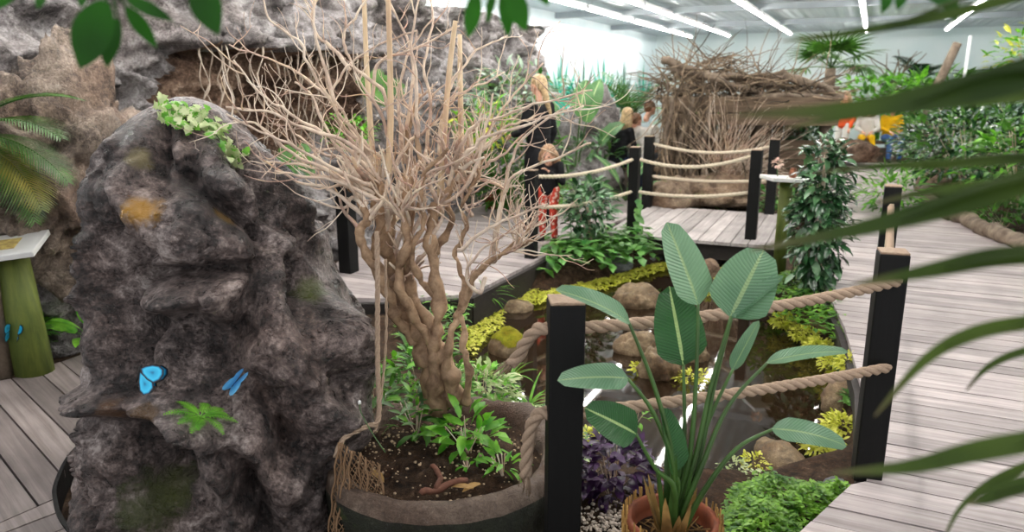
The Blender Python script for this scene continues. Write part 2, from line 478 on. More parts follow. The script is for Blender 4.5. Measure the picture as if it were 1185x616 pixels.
POND = [G(*q, -.3) for q in [(545, 345), (575, 352), (640, 345), (700, 330), (775, 308), (790, 270), (850, 262), (845, 318), (838, 345), (880, 365), (930, 385), (945, 410), (950, 450), (955, 490), (940, 525), (900, 540), (850, 552), (760, 550), (700, 525), (610, 485), (545, 425)]]
def sd_poly(x, y, poly):
    best = 1e9; ins = False; n = len(poly); j = n - 1
    for i in range(n):
        a = poly[i]; b = poly[j]
        ex, ey = b[0] - a[0], b[1] - a[1]; wx, wy = x - a[0], y - a[1]
        t = max(0, min(1, (wx * ex + wy * ey) / (ex * ex + ey * ey)))
        best = min(best, (wx - ex * t) ** 2 + (wy - ey * t) ** 2)
        if (a[1] > y) != (b[1] > y) and x < (b[0] - a[0]) * (y - a[1]) / (b[1] - a[1]) + a[0]: ins = not ins
        j = i
    d = math.sqrt(best)
    return -d if ins else d

WATER_Z = -0.3
def ground_z(x, y):
    d = sd_poly(x, y, POND)
    z = lerp(-0.33, -0.11, sstep(-0.02, 0.30, d)) if d > -0.02 else lerp(-0.75, -0.33, sstep(-0.5, 0.0, d))
    if d > -0.05: z += 0.018 * noise.fractal(Vector((x * 3, y * 3, 0)), 0.8, 2, 3)
    return z

def axis_steps(a, b, fine0, fine1, f, c):
    out = []; x = a
    while x < b:
        out.append(x); x += f if fine0 <= x < fine1 else c
    out.append(b); return out
xs = axis_steps(-7, 15, -2.5, 3.2, 0.07, 0.5); ys = axis_steps(0.6, 27, 1.5, 9.5, 0.08, 0.6)
mb = MB()
for y in ys:
    for x in xs: mb.vert((x, y, ground_z(x, y)))
nx = len(xs)
for j in range(len(ys) - 1):
    for i in range(nx - 1):
        a = j * nx + i; mb.face((a, a + 1, a + nx + 1, a + nx))
tag(mb.build('floor', M['soil']), kind='structure')

mb = MB(); 
cx = sum(p.x for p in POND) / len(POND); cy = sum(p.y for p in POND) / len(POND)
wp = [Vector((cx + (p.x - cx) * 1.12, cy + (p.y - cy) * 1.10, 0)) for p in POND]
mb.prism(wp, -0.32, WATER_Z)
tag(mb.build('pond_water', M['water'], smooth=False), 'still brown water of the pond reflecting the ceiling lights', 'pond', kind='structure')

def clip_half(poly, axis, lim, keep_less):
    out = []; n = len(poly)
    for i in range(n):
        a = poly[i]; b = poly[(i + 1) % n]
        ia = (a[axis] <= lim) == keep_less; ib = (b[axis] <= lim) == keep_less
        if ia: out.append(a)
        if ia != ib:
            t = (lim - a[axis]) / (b[axis] - a[axis])
            out.append((a[0] + (b[0] - a[0]) * t, a[1] + (b[1] - a[1]) * t))
    return out

def boards(name, poly, ang, width, z, mat, gap=0.007, thick=0.035, seed=1):
    r = random.Random(seed); c, s = math.cos(-ang), math.sin(-ang)
    q = [(p[0] * c - p[1] * s, p[0] * s + p[1] * c) for p in poly]
    mb = MB(); c, s = math.cos(ang), math.sin(ang)
    y = min(p[1] for p in q); y1 = max(p[1] for p in q)
    while y < y1:
        k = clip_half(clip_half(q, 1, y + gap / 2, False), 1, y + width - gap / 2, True)
        k = [p for i, p in enumerate(k) if i == 0 or (abs(p[0] - k[i - 1][0]) + abs(p[1] - k[i - 1][1])) > 1e-4]
        if len(k) >= 3:
            dz = r.uniform(-.002, .002)
            area = sum(k[i][0] * k[(i + 1) % len(k)][1] - k[(i + 1) % len(k)][0] * k[i][1] for i in range(len(k)))
            if area < 0: k = k[::-1]
            if abs(area) > 1e-3:
                mb.prism([(p[0] * c - p[1] * s, p[0] * s + p[1] * c) for p in k], z - thick, z + dz)
        y += width
    o = mb.build(name, mat, smooth=False)
    tag(o, kind='structure'); return o

def joist(name, pts, w, z0, z1, mat=None):
    """a fascia beam below a deck's edge"""
    mb = MB()
    for a, b in zip(pts, pts[1:]):
        d = (b - a); d.z = 0; n = Vector((-d.y, d.x, 0)).normalized() * w / 2
        mb.prism([a - n, b - n, b + n, a + n], z0, z1)
    return tag(mb.build(name, mat or M['under'], smooth=False), kind='structure')

# foreground walkway round the rock pillar
dl = [G(-160, 470), G(20, 437), G(92, 411), G(135, 398), G(250, 372), G(330, 338), G(372, 318), G(400, 345), G(330, 400), G(215, 440), G(128, 470), G(105, 505), G(80, 532), G(66, 562), G(63, 577), G(-40, 622), G(-160, 690)]
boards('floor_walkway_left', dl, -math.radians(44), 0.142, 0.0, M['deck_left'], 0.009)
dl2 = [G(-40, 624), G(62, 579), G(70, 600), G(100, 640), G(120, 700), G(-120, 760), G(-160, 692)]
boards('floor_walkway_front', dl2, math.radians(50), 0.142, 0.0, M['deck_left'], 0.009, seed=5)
# walkway behind the pond
db = [G(372, 318), G(400, 345), G(470, 346), G(545, 340), G(622, 301), G(690, 266), G(757, 238), G(735, 222), G(640, 222), G(540, 226), G(460, 250)]
boards('floor_walkway_back', db, -math.radians(25.3), 0.142, 0.0, M['deck'], 0.008, seed=6)
joist('trim_walkway_back', [G(400, 347), G(470, 347), G(545, 341), G(622, 302), G(690, 267)], 0.05, -0.26, -0.03)
# right-hand walkway
dr = [G(900, 640), G(985, 561), G(1003, 557), G(998, 450), G(978, 380), G(948, 318), G(955, 300), G(946, 262), G(918, 236), G(940, 200), G(960, 188), G(1100, 189), G(1075, 210), G(1068, 232), G(1110, 252), G(1190, 290), G(1420, 380), G(1700, 520), G(1700, 760), G(1150, 900)]
boards('floor_walkway_right', dr, -math.radians(25.6), 0.142, 0.0, M['deck'], 0.009, seed=8)
joist('trim_walkway_right', [G(895, 648), G(984, 563), G(998, 555), G(994, 450), G(974, 382), G(943, 318)], 0.04, -0.14, -0.034)

# dark kerb round the bed at the pillar's foot
mb = MB(); kp = spline([G(128, 470), G(103, 505), G(79, 532), G(65, 562), G(64, 580), G(72, 604), G(103, 645), G(130, 690)], 5)
for a, b in zip(kp, kp[1:]):
    d = (b - a).normalized(); n = Vector((-d.y, d.x, 0)) * 0.008
    mb.prism([a - n, b - n, b + n, a + n], -0.2, 0.012)
tag(mb.build('trim_bed_edging', M['black'], smooth=False), kind='structure')

# artificial rock wall
def wall_heights(s, z):
    p = Vector((s, z * 1.15, 4.2))
    d = 0.34 * facet(p * 1.25, 0.4) + 0.18 * crag(p * 2.6 + Vector((7, 3, 1)), 0.5) + 0.10 * facet(p * 4.1) + 0.08 * ridg(p * 3.6) + 0.06 * facet(p * 8.5, 0.3) - .1 + 0.06 * noise.fractal(p * 9, 0.8, 2.1, 4)
    d += 0.13 * ridg(Vector((s * 1.1 + z * 0.7, z * 2.2 - s * .3, 1.1)), 3)
    return d
mb = MB(); NS, NZ = 460, 120; S0, S1, Z0, Z1 = 1.6, 13.1, -0.35, 2.75
def ledge(s):
    return sstep(4.1, 4.5, s) * (1 - sstep(6.9, 7.3, s))
for i in range(NS + 1):
    s = lerp(S0, S1, i / NS)
    for j in range(NZ + 1):
        k = j / NZ; z = lerp(Z0, Z1, k)
        d = wall_heights(s, z)
        lz = 1.98 + 0.07 * noise.noise(Vector((s * 2.3, 0, 0))) + 0.04 * noise.noise(Vector((s * 7, 3, 0)))
        L = ledge(s)
        d += L * (0.40 * sstep(lz - 0.05, lz + 0.02, z) * (1 - 0.55 * sstep(lz, lz + 0.45, z)) - 0.10 * (1 - sstep(lz - .05, lz, z)) * sstep(0.8, 1.2, z))
        d += 0.5 * (1 - sstep(0.0, 1.1, z)) * (0.5 + 0.5 * noise.noise(Vector((s * 1.3, 9, z))))
        top = 2.66 + 0.10 * noise.noise(Vector((s * 1.7, 5, 5))) + 0.06 * noise.noise(Vector((s * 5, 5, 5)))
        d -= 0.5 * sstep(12.5, 13.1, s)
        zz = min(z, top)
        mb.vert(R(s, -5.25 + d, zz))
for i in range(NS):
    for j in range(NZ):
        a = i * (NZ + 1) + j
        s = lerp(S0, S1, i / NS); z = lerp(Z0, Z1, j / NZ)
        rt = 1 if (4.4 < s + 0.3 * noise.noise(Vector((s * 3, z * 3, 0))) < 6.95 and 1.0 + 0.3 * noise.noise(Vector((s * 2, z, 2))) < z < 1.95 + 0.05 * noise.noise(Vector((s * 4, 0, 9)))) else 0
        mb.face((a, a + 1, a + NZ + 2, a + NZ + 1), rt)
# back of the wall: a top and an end that give it its thickness
b0 = len(mb.v)
for i in range(NS + 1):
    s = lerp(S0, S1, i / NS); mb.vert(R(s, -6.3, 2.6))
for i in range(NS):
    a = i * (NZ + 1) + NZ; mb.face((a, b0 + i, b0 + i + 1, a + NZ + 1))
e0 = mb.vert(R(S1, -6.3, -0.35))
mb.face([NS * (NZ + 1) + j for j in range(NZ + 1)] + [b0 + NS, e0])
tag(mb.build('wall_rock', [M['wall_rock'], M['roots_rock']]), kind='structure')

CEIL = 3.25
def slab_wall(name, a, b, z0, z1, th, mat):
    d = (b - a).normalized(); n = Vector((-d.y, d.x, 0)) * th
    mb = MB(); mb.prism([a, b, b + n, a + n], z0, z1)
    return tag(mb.build(name, mat, smooth=False), kind='structure')
slab_wall('wall_left', R(25, -6.6), R(1.6, -6.6), -0.3, CEIL, -0.12, M['wall_paint'])
slab_wall('wall_far', R(25, -6.7), R(25, 5.2), -0.3, CEIL, 0.12, M['wall_paint_far'])
slab_wall('wall_right', R(3.5, 5.2), R(25, 5.2), -0.3, CEIL, -0.12, M['wall_paint_far'])
mb = MB(); mb.prism([R(1.2, -6.7), R(1.2, 5.3), R(25.1, 5.3), R(25.1, -6.7)], CEIL, CEIL + 0.1)
tag(mb.build('ceiling', M['ceiling'], smooth=False), kind='structure')
for i, s in enumerate((8.2, 12.2, 16.2, 20.2)):
    mb = MB(); mb.prism([R(s, -6.6), R(s, 5.2), R(s + .12, 5.2), R(s + .12, -6.6)], CEIL - 0.12, CEIL)
    tag(mb.build('trim_%d' % (i + 1), M['ceiling_beam'], smooth=False), kind='structure')

# fluorescent battens in five runs
BATTEN = None; LNAME = {-5.1: 'above the rock wall', -4.0: 'in the run next to the rock wall', -2.3: 'in the middle run over the pond', -0.35: 'in the run over the walkway', 1.55: 'in the run by the planted bed'}
ORD = ['first', 'second', 'third', 'fourth', 'fifth', 'sixth', 'seventh', 'eighth']
for t in (-5.1, -4.0, -2.3, -0.35, 1.55):
    for k in range(7):
        s = 3.2 + k * 3.1
        if BATTEN is None:
            root = empty('ceiling_light', (0, 0, 0))
            b = MB(); b.box((0, 0, 0.03), (2.96, 0.10, 0.06)); b.box((-1.47, 0, 0.0), (.03, .1, .06)); b.box((1.47, 0, 0.0), (.03, .1, .06)); b.build('housing', M['fixture'], root, False)
            b = MB(); b.tube([(-1.44, 0, -0.022), (1.44, 0, -0.022)], 0.02, 8); b.build('tube', M['tube'], root)
            for hx in (-1.2, 1.2):
                b = MB(); b.tube([(hx, 0, .05), (hx, 0, .145)], .006, 5); b.build('hanger', M['ceiling_beam'], root)
            BATTEN = root; o = root
        else: o = copy_tree(BATTEN)
        o.location = R(s, t, CEIL - 0.145); o.rotation_euler = (0, 0, AXANG)
        tag(o, 'fluorescent batten %s, %s from the entrance' % (LNAME[t], ORD[k]), 'ceiling light', 'fluorescent battens under the ceiling')
# ------------------------------------------------------------------ the rock pillar
SIL = [  # picture height, left edge, right edge
    (112, 205, 222), (118, 188, 240), (128, 172, 256), (145, 158, 272), (165, 142, 290), (185, 132, 306), (210, 124, 326), (240, 119, 348), (275, 117, 364), (310, 116, 376),
    (345, 117, 392), (380, 120, 412), (410, 124, 424), (440, 125, 432), (462, 110, 432), (490, 106, 426), (520, 106, 416), (560, 110, 400), (600, 115, 388), (650, 120, 380), (720, 122, 376)]
def pil_yc(py): return lerp(3.08, 2.84, sstep(110, 520, py))
FEAT = [  # px, py, long radius, short radius, angle(deg, along-axis in picture), push towards viewer
    (188, 190, 36, 11, 97, -.075), (223, 186, 26, 10, 90, -.05), (150, 190, 42, 17, 95, .06), (205, 185, 44, 11, 85, .03), (248, 178, 26, 20, 60, .05),
    (318, 205, 70, 13, 58, .13), (300, 225, 60, 8, 58, -.10), (352, 248, 46, 10, 68, .06), (345, 268, 40, 6, 62, -.10), (272, 250, 75, 9, 40, -.10), (268, 214, 30, 16, 30, .06),
    (325, 288, 30, 24, 40, .07), (228, 268, 58, 38, 15, .10), (150, 285, 40, 12, 25, -.10), (138, 318, 40, 20, 80, -.08), (165, 240, 16, 14, 0, .03),
    (205, 316, 75, 8, -6, -.14), (205, 346, 52, 15, -10, .15), (215, 385, 75, 22, 10, -.07), (150, 400, 70, 16, 85, -.10), (235, 415, 60, 26, 20, -.07),
    (292, 330, 60, 12, 100, -.10), (300, 350, 50, 14, 110, .05), (275, 322, 16, 50, 30, .04), (345, 340, 46, 13, 85, -.12), (387, 385, 34, 30, 60, .13), (330, 372, 38, 26, 60, .05),
    (288, 382, 46, 8, 110, -.08), (128, 466, 30, 13, 5, .12), (170, 462, 40, 8, 0, .04), (236, 486, 30, 12, 35, .13), (200, 472, 40, 10, 10, .06), (262, 560, 75, 13, 72, .12), (180, 560, 65, 38, 80, -.16),
    (350, 440, 50, 16, 50, .06), (322, 490, 50, 12, 60, -.11), (388, 450, 24, 20, 60, -.07), (282, 510, 40, 16, 70, .06), (390, 495, 26, 26, 0, .05), (320, 565, 60, 20, 65, .07), (300, 575, 50, 8, 70, -.1), (360, 590, 50, 18, 75, .05), (410, 420, 24, 14, 40, .05)]
def interp(tab, x, col):
    for a, b in zip(tab, tab[1:]):
        if x <= b[0]:
            t = (x - a[0]) / (b[0] - a[0]); return lerp(a[col], b[col], max(0, t))
    return tab[-1][col]
mb = MB(); NTH, NPY = 330, 250; PY0, PY1 = 112, 720
for j in range(NPY + 1):
    py = lerp(PY0, PY1, (j / NPY) ** 1.0)
    yc = pil_yc(py); l = V(interp(SIL, py, 1), py, yc); r = V(interp(SIL, py, 2), py, yc)
    ca = (l + r) / 2; hw = (r.x - l.x) / 2; hb = min(hw * 0.9, 0.46)
    for i in range(NTH):
        u = i / NTH
        th = -PI / 2 + 2 * PI * (u + 0.07 * math.sin(2 * PI * u))       # denser towards the walkway side
        cx_, sy_ = math.cos(th), math.sin(th)
        ex = abs(cx_) ** 0.8 * (1 if cx_ >= 0 else -1); ey = abs(sy_) ** 0.8 * (1 if sy_ >= 0 else -1)
        p = Vector((ca.x + hw * 0.97 * ex, yc + hb * ey, ca.z))
        out = Vector((cx_ / max(hw, .12), sy_ / max(hb, .12), 0.25)).normalized()
        q = Vector((p.x * 1.0, p.y, p.z * 0.85)) 
        rot = Vector((q.x * .8 + q.z * .6, q.y, q.z * .8 - q.x * .6))
        d = 0.085 * facet(rot * 3.0 + Vector((3, 1, 5))) + 0.05 * facet(rot * 6.5 + Vector((1, 8, 3))) + 0.030 * crag(rot * 8, 0.4) + 0.016 * facet(rot * 17, 0.3) + 0.020 * ridg(rot * 7) - 0.02 + 0.012 * noise.fractal(p * 24, 0.8, 2.1, 4)
        k = sstep(0.0, 0.05, j / NPY)
        d *= k * (0.30 + 0.70 * abs(sy_)) * (1 - .35 * (1 - sstep(120, 200, py)))
        if sy_ < 0.1:
            fx, fy = proj(p.x, p.y, p.z)
            fa = 0
            for (gx, gy, ra, rb, an, am) in FEAT:
                dx, dy = fx - gx, fy - gy
                if abs(dx) > 150 or abs(dy) > 150: continue
                ca_, sa_ = math.cos(math.radians(an)), math.sin(math.radians(an))
                e = ((dx * ca_ + dy * sa_) / ra) ** 2 + ((-dx * sa_ + dy * ca_) / rb) ** 2
                if e < 6: fa += 1.3 * am * math.exp(-e * 0.9)
            d += fa * (1 - sstep(-0.25, 0.1, sy_))
        mb.vert(p + out * d)
for j in range(NPY):
    for i in range(NTH):
        k = (i + 1) % NTH
        a, b, c, d_ = j * NTH + i, j * NTH + k, (j + 1) * NTH + k, (j + 1) * NTH + i
        mb.face((a, d_, c, b))
mb.face(list(range(NTH)))
pil = mb.build('rock_pillar', M['wall_rock'])
tag(recenter(pil, (-1.05, 2.85, -.1)), 'tall dark craggy rock pillar with an ochre patch beside the left walkway', 'rock')
bpy.context.view_layer.update()
from mathutils.bvhtree import BVHTree
PILT = BVHTree.FromPolygons([Vector(v) for v in mb.v], mb.f)
def on_pillar(px, py):
    """point and normal of the pillar's face seen at this place"""
    d = Vector(ray(px, py)).normalized(); h = PILT.ray_cast(Vector((0, 0, EYE)), d)
    if h[0] is None: return V(px, py, 2.7), Vector((0, -1, 0))
    n = h[1]
    if n.dot(d) > 0: n = -n
    return h[0], n

M['pillar'] = m_rock('pillar rock', [(0.40, '100c0b'), (0.455, '312927'), (0.50, '584c49'), (0.545, '867975'), (0.61, 'c0b5b0')], 1.6, 0.34, 0.6, 1.0, None,
    [(on_pillar(px, py)[0], r_, c_) for px, py, r_, c_ in ((166, 243, .085, 'b07f16'), (160, 182, .06, '7a6f4c'), (260, 252, .05, '8a6a2c'), (175, 583, .14, '41481f'), (130, 480, .07, '6a4a30'), (362, 335, .08, '4f5628'), (205, 560, .10, '454a22'), (168, 478, .06, '5c4222'))])
pil.data.materials[0] = M['pillar']
# ------------------------------------------------------------------ boulders
def boulder(name, c, dims, mat, seed, label, cat='rock', group=None, sub=4, amp=0.16, cap=None, flat=0.35, freq=1.4):
    bm = bmesh.new(); bmesh.ops.create_icosphere(bm, subdivisions=sub, radius=1)
    off = Vector((seed * 3.7, seed * 1.3, seed * 2.1))
    if sub == 4: amp *= 1.9
    for v in bm.verts:
        p = v.co.copy()
        d = amp * facet(p * freq + off, 0.3) + amp * .3 * facet(p * freq * 2.7 + off, .3) + amp * 0.35 * noise.fractal(p * 3.5 + off, 0.8, 2.1, 4)
        q = p * (1 + d)
        if q.z < -flat: q.z = -flat + (q.z + flat) * 0.2
        v.co = Vector((q.x * dims[0], q.y * dims[1], q.z * dims[2]))
    for f in bm.faces: f.smooth = True
    me = bpy.data.meshes.new(name); bm.to_mesh(me)
    me.materials.append(mat)
    o = bpy.data.objects.new(name, me); COL.objects.link(o); o.location = c; o.rotation_euler = (0, 0, seed * 1.1)
    if cap:
        bm2 = bmesh.new(); bm2.from_mesh(me)
        kill = [f for f in bm2.faces if f.calc_center_median().z < dims[2] * (0.42 + 0.3 * noise.noise(f.calc_center_median() * 9 + off))]
        bmesh.ops.delete(bm2, geom=kill, context='FACES')
        for v in bm2.verts: v.co += v.normal * (0.006 + 0.008 * abs(noise.noise(v.co * 40)))
        me2 = bpy.data.meshes.new('moss'); bm2.to_mesh(me2); bm2.free(); me2.materials.append(cap)
        c2 = bpy.data.objects.new('moss', me2); COL.objects.link(c2); c2.parent = o
    bm.free()
    return tag(o, label, cat, group)

def wr(px, py, z=-0.3): return G(px, py, z)
boulder('pond_rock', wr(588, 412) + Vector((0, .10, .02)), (.15, .135, .14), M['pond_rock'], 2, 'round stone with a yellow green moss cap standing in the pond near the bare tree', cap=M['mossy'], amp=.06)
boulder('pond_rock', wr(598, 362) + Vector((0, .1, .0)), (.15, .12, .085), M['pond_rock'], 3, 'pale oval stone in the pond just behind the moss capped stone', amp=.08)
boulder('pond_rock', wr(738, 357) + Vector((0, .15, .02)), (.20, .16, .15), M['pond_rock'], 5, 'pointed buff rock in the pond in front of the yellow green moss strip', amp=.14)
boulder('pond_rock', wr(768, 440) + Vector((0, .12, .02)), (.15, .13, .16), M['pond_rock'], 7, 'large ochre rock in the middle of the pond below the upright paddle leaf', amp=.15)
boulder('pond_rock', wr(745, 418) + Vector((0, .25, .0)), (.16, .12, .13), M['pond_rock'], 9, 'brown rock behind the large ochre rock in mid pond, partly hidden by it', amp=.15)
boulder('pond_rock', wr(806, 425) + Vector((0, .2, .0)), (.12, .11, .10), M['pond_rock'], 11, 'small brown rock touching the large ochre rock on its walkway side', amp=.15)
boulder('bank_rock', wr(905, 556) + Vector((0.02, .1, .03)), (.19, .11, .11), M['pond_rock'], 13, 'long smooth tan stone at the pond edge beside the bright green ground cover', amp=.07)
boulder('bank_rock', wr(972, 482) + Vector((0.06, .1, .05)), (.15, .12, .15), M['pond_rock'], 15, 'rounded ochre boulder between two yellow green tufts at the foot of the post', amp=.08)
boulder('bank_rock', wr(966, 392) + Vector((.06, .05, .08)), (.20, .16, .15), M['pond_rock'], 17, 'brown angular boulder on the bank below the tall glossy shrub', amp=.15)
boulder('bank_rock', wr(820, 325) + Vector((0, .1, .05)), (.16, .14, .14), M['sand_rock'], 19, 'block of buff stone at the water just in front of the footbridge', amp=.12)
boulder('bank_rock', G(966, 572, -.1), (.06, .06, .07), M['grey_stone'], 23, 'small pale grey stone beside the foot of the right rope post', amp=.1)
boulder('bank_rock', wr(612, 325) + Vector((0, .12, .10)), (.30, .2, .2), M['grey_stone'], 25, 'dark grey boulder on the bank under the corner of the back walkway', amp=.15)
for i, (px, py, sx, rz, lb) in enumerate([(660, 322, .24, .3, 'flat grey slate slab under the heart leaved plants, nearest the dark boulder'), (705, 318, .22, -.2, 'flat grey slate slab under the heart leaved plants, second from the dark boulder'), (742, 306, .2, .4, 'flat grey slate slab under the heart leaved plants, nearest the footbridge')]):
    o = boulder('slate_slab', wr(px, py) + Vector((0, .06, .13)), (sx * 1.1, .17, .06), M['grey_stone'], 30 + i, lb, 'slab', amp=.14); o.rotation_euler = (.35, .1, rz)
boulder('wall_boulder', V(72, 205, 4.8), (.46, .40, .62), M['boulder_rock'], 41, 'large sandy brown boulder bulging out of the rock wall behind the palm fronds', amp=.36, sub=6, flat=2, freq=1.9)
boulder('wall_boulder', V(45, 330, 5.0), (.5, .4, .5), M['wall_rock'], 43, 'grey boulder at the foot of the rock wall behind the green post', amp=.32, sub=6, freq=1.8, flat=2)

# ------------------------------------------------------------------ rock planter with soil
PC = Vector((-0.27, 2.74, 0)); PZ = 0.24
mb = MB(); n = 110; prof = [(.40, -.15), (.47, -.12), (.50, .0), (.515, .12), (.515, .2), (.49, .245), (.455, .255), (.425, .235), (.41, .19), (.40, .12)]
for k, (rr, z) in enumerate(prof):
    for i in range(n):
        a = 2 * PI * i / n; p = Vector((rr * .95 * math.cos(a), rr * .95 * math.sin(a), z))
        f = 0.075 * noise.fractal(p * 4.5, 0.8, 2.1, 4) + 0.03 * noise.noise(Vector((math.cos(a) * 1.6, math.sin(a) * 1.6, 3)))
        mb.vert(PC + Vector((p.x * (1 + f), p.y * (1 + f), z + f * .5 * (z > 0))))
for a in range(len(prof) - 1):
    for i in range(n):
        j = (i + 1) % n; mb.face((a * n + i, a * n + j, (a + 1) * n + j, (a + 1) * n + i))
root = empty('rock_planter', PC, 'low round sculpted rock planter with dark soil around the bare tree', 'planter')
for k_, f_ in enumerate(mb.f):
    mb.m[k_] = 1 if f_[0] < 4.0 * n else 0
mb.build('rim', [M['planter'], M['planter_side_shaded']], root)
mb = MB()
for j in range(26):
    rr = .415 * j / 25
    for i in range(64):
        a = 2 * PI * i / 64; p = Vector((rr * math.cos(a), rr * math.sin(a), 0))
        mb.vert(PC + p + Vector((0, 0, .175 + .05 * (1 - (j / 25) ** 2) + .03 * noise.fractal(p * 12, .8, 2.1, 4))))
for j in range(25):
    for i in range(64):
        k = (i + 1) % 64; mb.face((j * 64 + i, j * 64 + k, (j + 1) * 64 + k, (j + 1) * 64 + i))
mb.build('soil', M['soil'], root)
mb = MB()
for i in range(420):
    a = rnd.uniform(0, 2 * PI); r_ = .40 * math.sqrt(rnd.random()); s = rnd.choice((.003, .004, .005, .008))
    mb.ball(PC + Vector((r_ * math.cos(a), r_ * math.sin(a), .185 + .05 * (1 - (r_ / .415) ** 2) + rnd.uniform(0, .015))), (s, s * .8, s * .6), Matrix.Rotation(rnd.uniform(0, 3), 3, 'Z'), 5, 3)
tag(mb.build('pebbles', m_plain('pale grit', 'b7a184', 0.8, 0.2, 0.5, 60), root), kind='stuff')
# bark pieces on the soil
for i, (pts, r_, lb) in enumerate([([(487, 572), (505, 566), (540, 556)], .013, 'brown bark stick lying on the planter soil near the front rim'), ([(500, 540), (510, 552), (505, 566)], .011, 'short curved bark piece lying on the planter soil behind the stick')]):
    mb = MB(); q = spline([G(x, y, .25) for x, y in pts], 5); mb.tube([p + Vector((0, 0, .008 * math.sin(k))) for k, p in enumerate(q)], [r_ * (.8 + .3 * rnd.random()) for _ in q], 7)
    tag(recenter(mb.build('bark_stick', m_wood('red bark', '4a2d22', '7d5240', (20, 20, 20), .8, .8)), q[0]), lb, 'bark')
for i, (px, py, lb) in enumerate([(430, 545, 'brown curled dead leaf on the planter soil beside the net'), (548, 566, 'brown dead leaf on the planter soil beside the bark stick'), (556, 560, 'pale dead leaf on the planter soil beside the small green seedling')]):
    mb = MB(); p = G(px, py, .245); mb.leaf(p, (rnd.uniform(-1, 1), rnd.uniform(-1, .2), .15), (0, 0, 1), .085, .038, 0.5, .3, 5)
    tag(recenter(mb.build('dead_leaf', M['dead']), p), lb, 'leaf')

# ------------------------------------------------------------------ bare tree
TB = Vector((-0.26, 2.96, .2))
tree = empty('bare_tree', TB, 'bare many stemmed pale brown tree growing from the rock planter', 'tree')
tr = random.Random(11)
def rough_path(pts, amp, per=5):
    q = spline(pts, per)
    return [p + Vector((noise.noise(p * 9 + Vector((i * .3, 0, 0))), noise.noise(p * 9 + Vector((5, i * .3, 0))), noise.noise(p * 9 + Vector((0, 9, i * .3))))) * amp for i, p in enumerate(q)]
def knob(q, r0, r1, bumpy):
    n = len(q) - 1
    return [max(.0012, lerp(r0, r1, i / n) * (1 + bumpy * noise.noise(q[i] * 27))) for i in range(n + 1)]
STEMS = [  # (px, py, Y) knots, radius at base and end
    ([(506, 470, 2.93), (497, 414, 2.95), (485, 385, 2.96), (465, 355, 2.98), (455, 318, 3.0), (448, 283, 3.0), (440, 240, 3.02), (432, 205, 3.0)], .047, .020),
    ([(505, 478, 2.90), (502, 429, 2.88), (504, 395, 2.88), (508, 361, 2.87), (502, 312, 2.88), (499, 258, 2.9), (514, 229, 2.92), (530, 208, 2.95), (541, 198, 2.97)], .032, .014),
    ([(528, 470, 2.88), (523, 440, 2.87), (515, 418, 2.89), (508, 398, 2.9), (492, 365, 2.93), (478, 340, 2.95), (470, 300, 2.97), (476, 250, 3.0), (468, 205, 3.05)], .030, .013),
    ([(538, 470, 2.85), (543, 440, 2.82), (540, 412, 2.82), (535, 380, 2.82), (538, 345, 2.83), (556, 312, 2.85), (574, 297, 2.85), (600, 276, 2.84), (618, 264, 2.84)], .015, .005),
    ([(516, 440, 2.86), (521, 400, 2.84), (531, 361, 2.83), (544, 327, 2.8), (560, 308, 2.8), (584, 292, 2.78), (604, 284, 2.77), (622, 278, 2.76)], .016, .004),
    ([(480, 395, 2.93), (462, 372, 2.9), (453, 351, 2.88), (438, 312, 2.86), (424, 291, 2.85), (416, 270, 2.85), (424, 252, 2.86), (414, 229, 2.87), (396, 208, 2.88)], .022, .011),
    ([(500, 405, 2.9), (482, 370, 2.86), (466, 340, 2.84), (461, 310, 2.83), (472, 285, 2.83), (464, 250, 2.84), (470, 222, 2.86), (484, 190, 2.9), (482, 150, 2.95)], .018, .008),
    ([(462, 330, 3.0), (455, 290, 3.02), (450, 250, 3.05), (462, 222, 3.08), (476, 195, 3.1), (470, 160, 3.15), (486, 110, 3.2)], .026, .007),
    ([(511, 350, 2.88), (490, 330, 2.87), (478, 305, 2.86), (480, 285, 2.85), (490, 262, 2.85), (484, 235, 2.84), (492, 205, 2.83), (520, 170, 2.8)], .014, .006),
    ([(503, 300, 2.9), (512, 280, 2.93), (524, 255, 2.96), (520, 225, 3.0), (536, 185, 3.05), (548, 140, 3.1)], .014, .005),
    ([(530, 370, 2.83), (538, 340, 2.83), (532, 310, 2.84), (528, 290, 2.85), (540, 262, 2.86), (534, 240, 2.88), (552, 205, 2.9), (560, 180, 2.92)], .011, .004),
    ([(445, 335, 2.88), (432, 300, 2.9), (440, 262, 2.92), (432, 240, 2.93), (440, 215, 2.95), (425, 190, 2.98), (408, 172, 3.0)], .015, .006)]
CANES = [[(433, 215, 3.1), (429, 150, 3.15), (424, 70, 3.2), (421, -12, 3.25)], [(449, 205, 2.95), (452, 140, 2.95), (451, 60, 2.95), (449, -12, 2.95)], [(508, 250, 2.95), (513, 168, 2.97), (520, 82, 3.0), (527, 24, 3.0)], [(534, 200, 3.1), (533, 120, 3.15), (532, 40, 3.2)]]
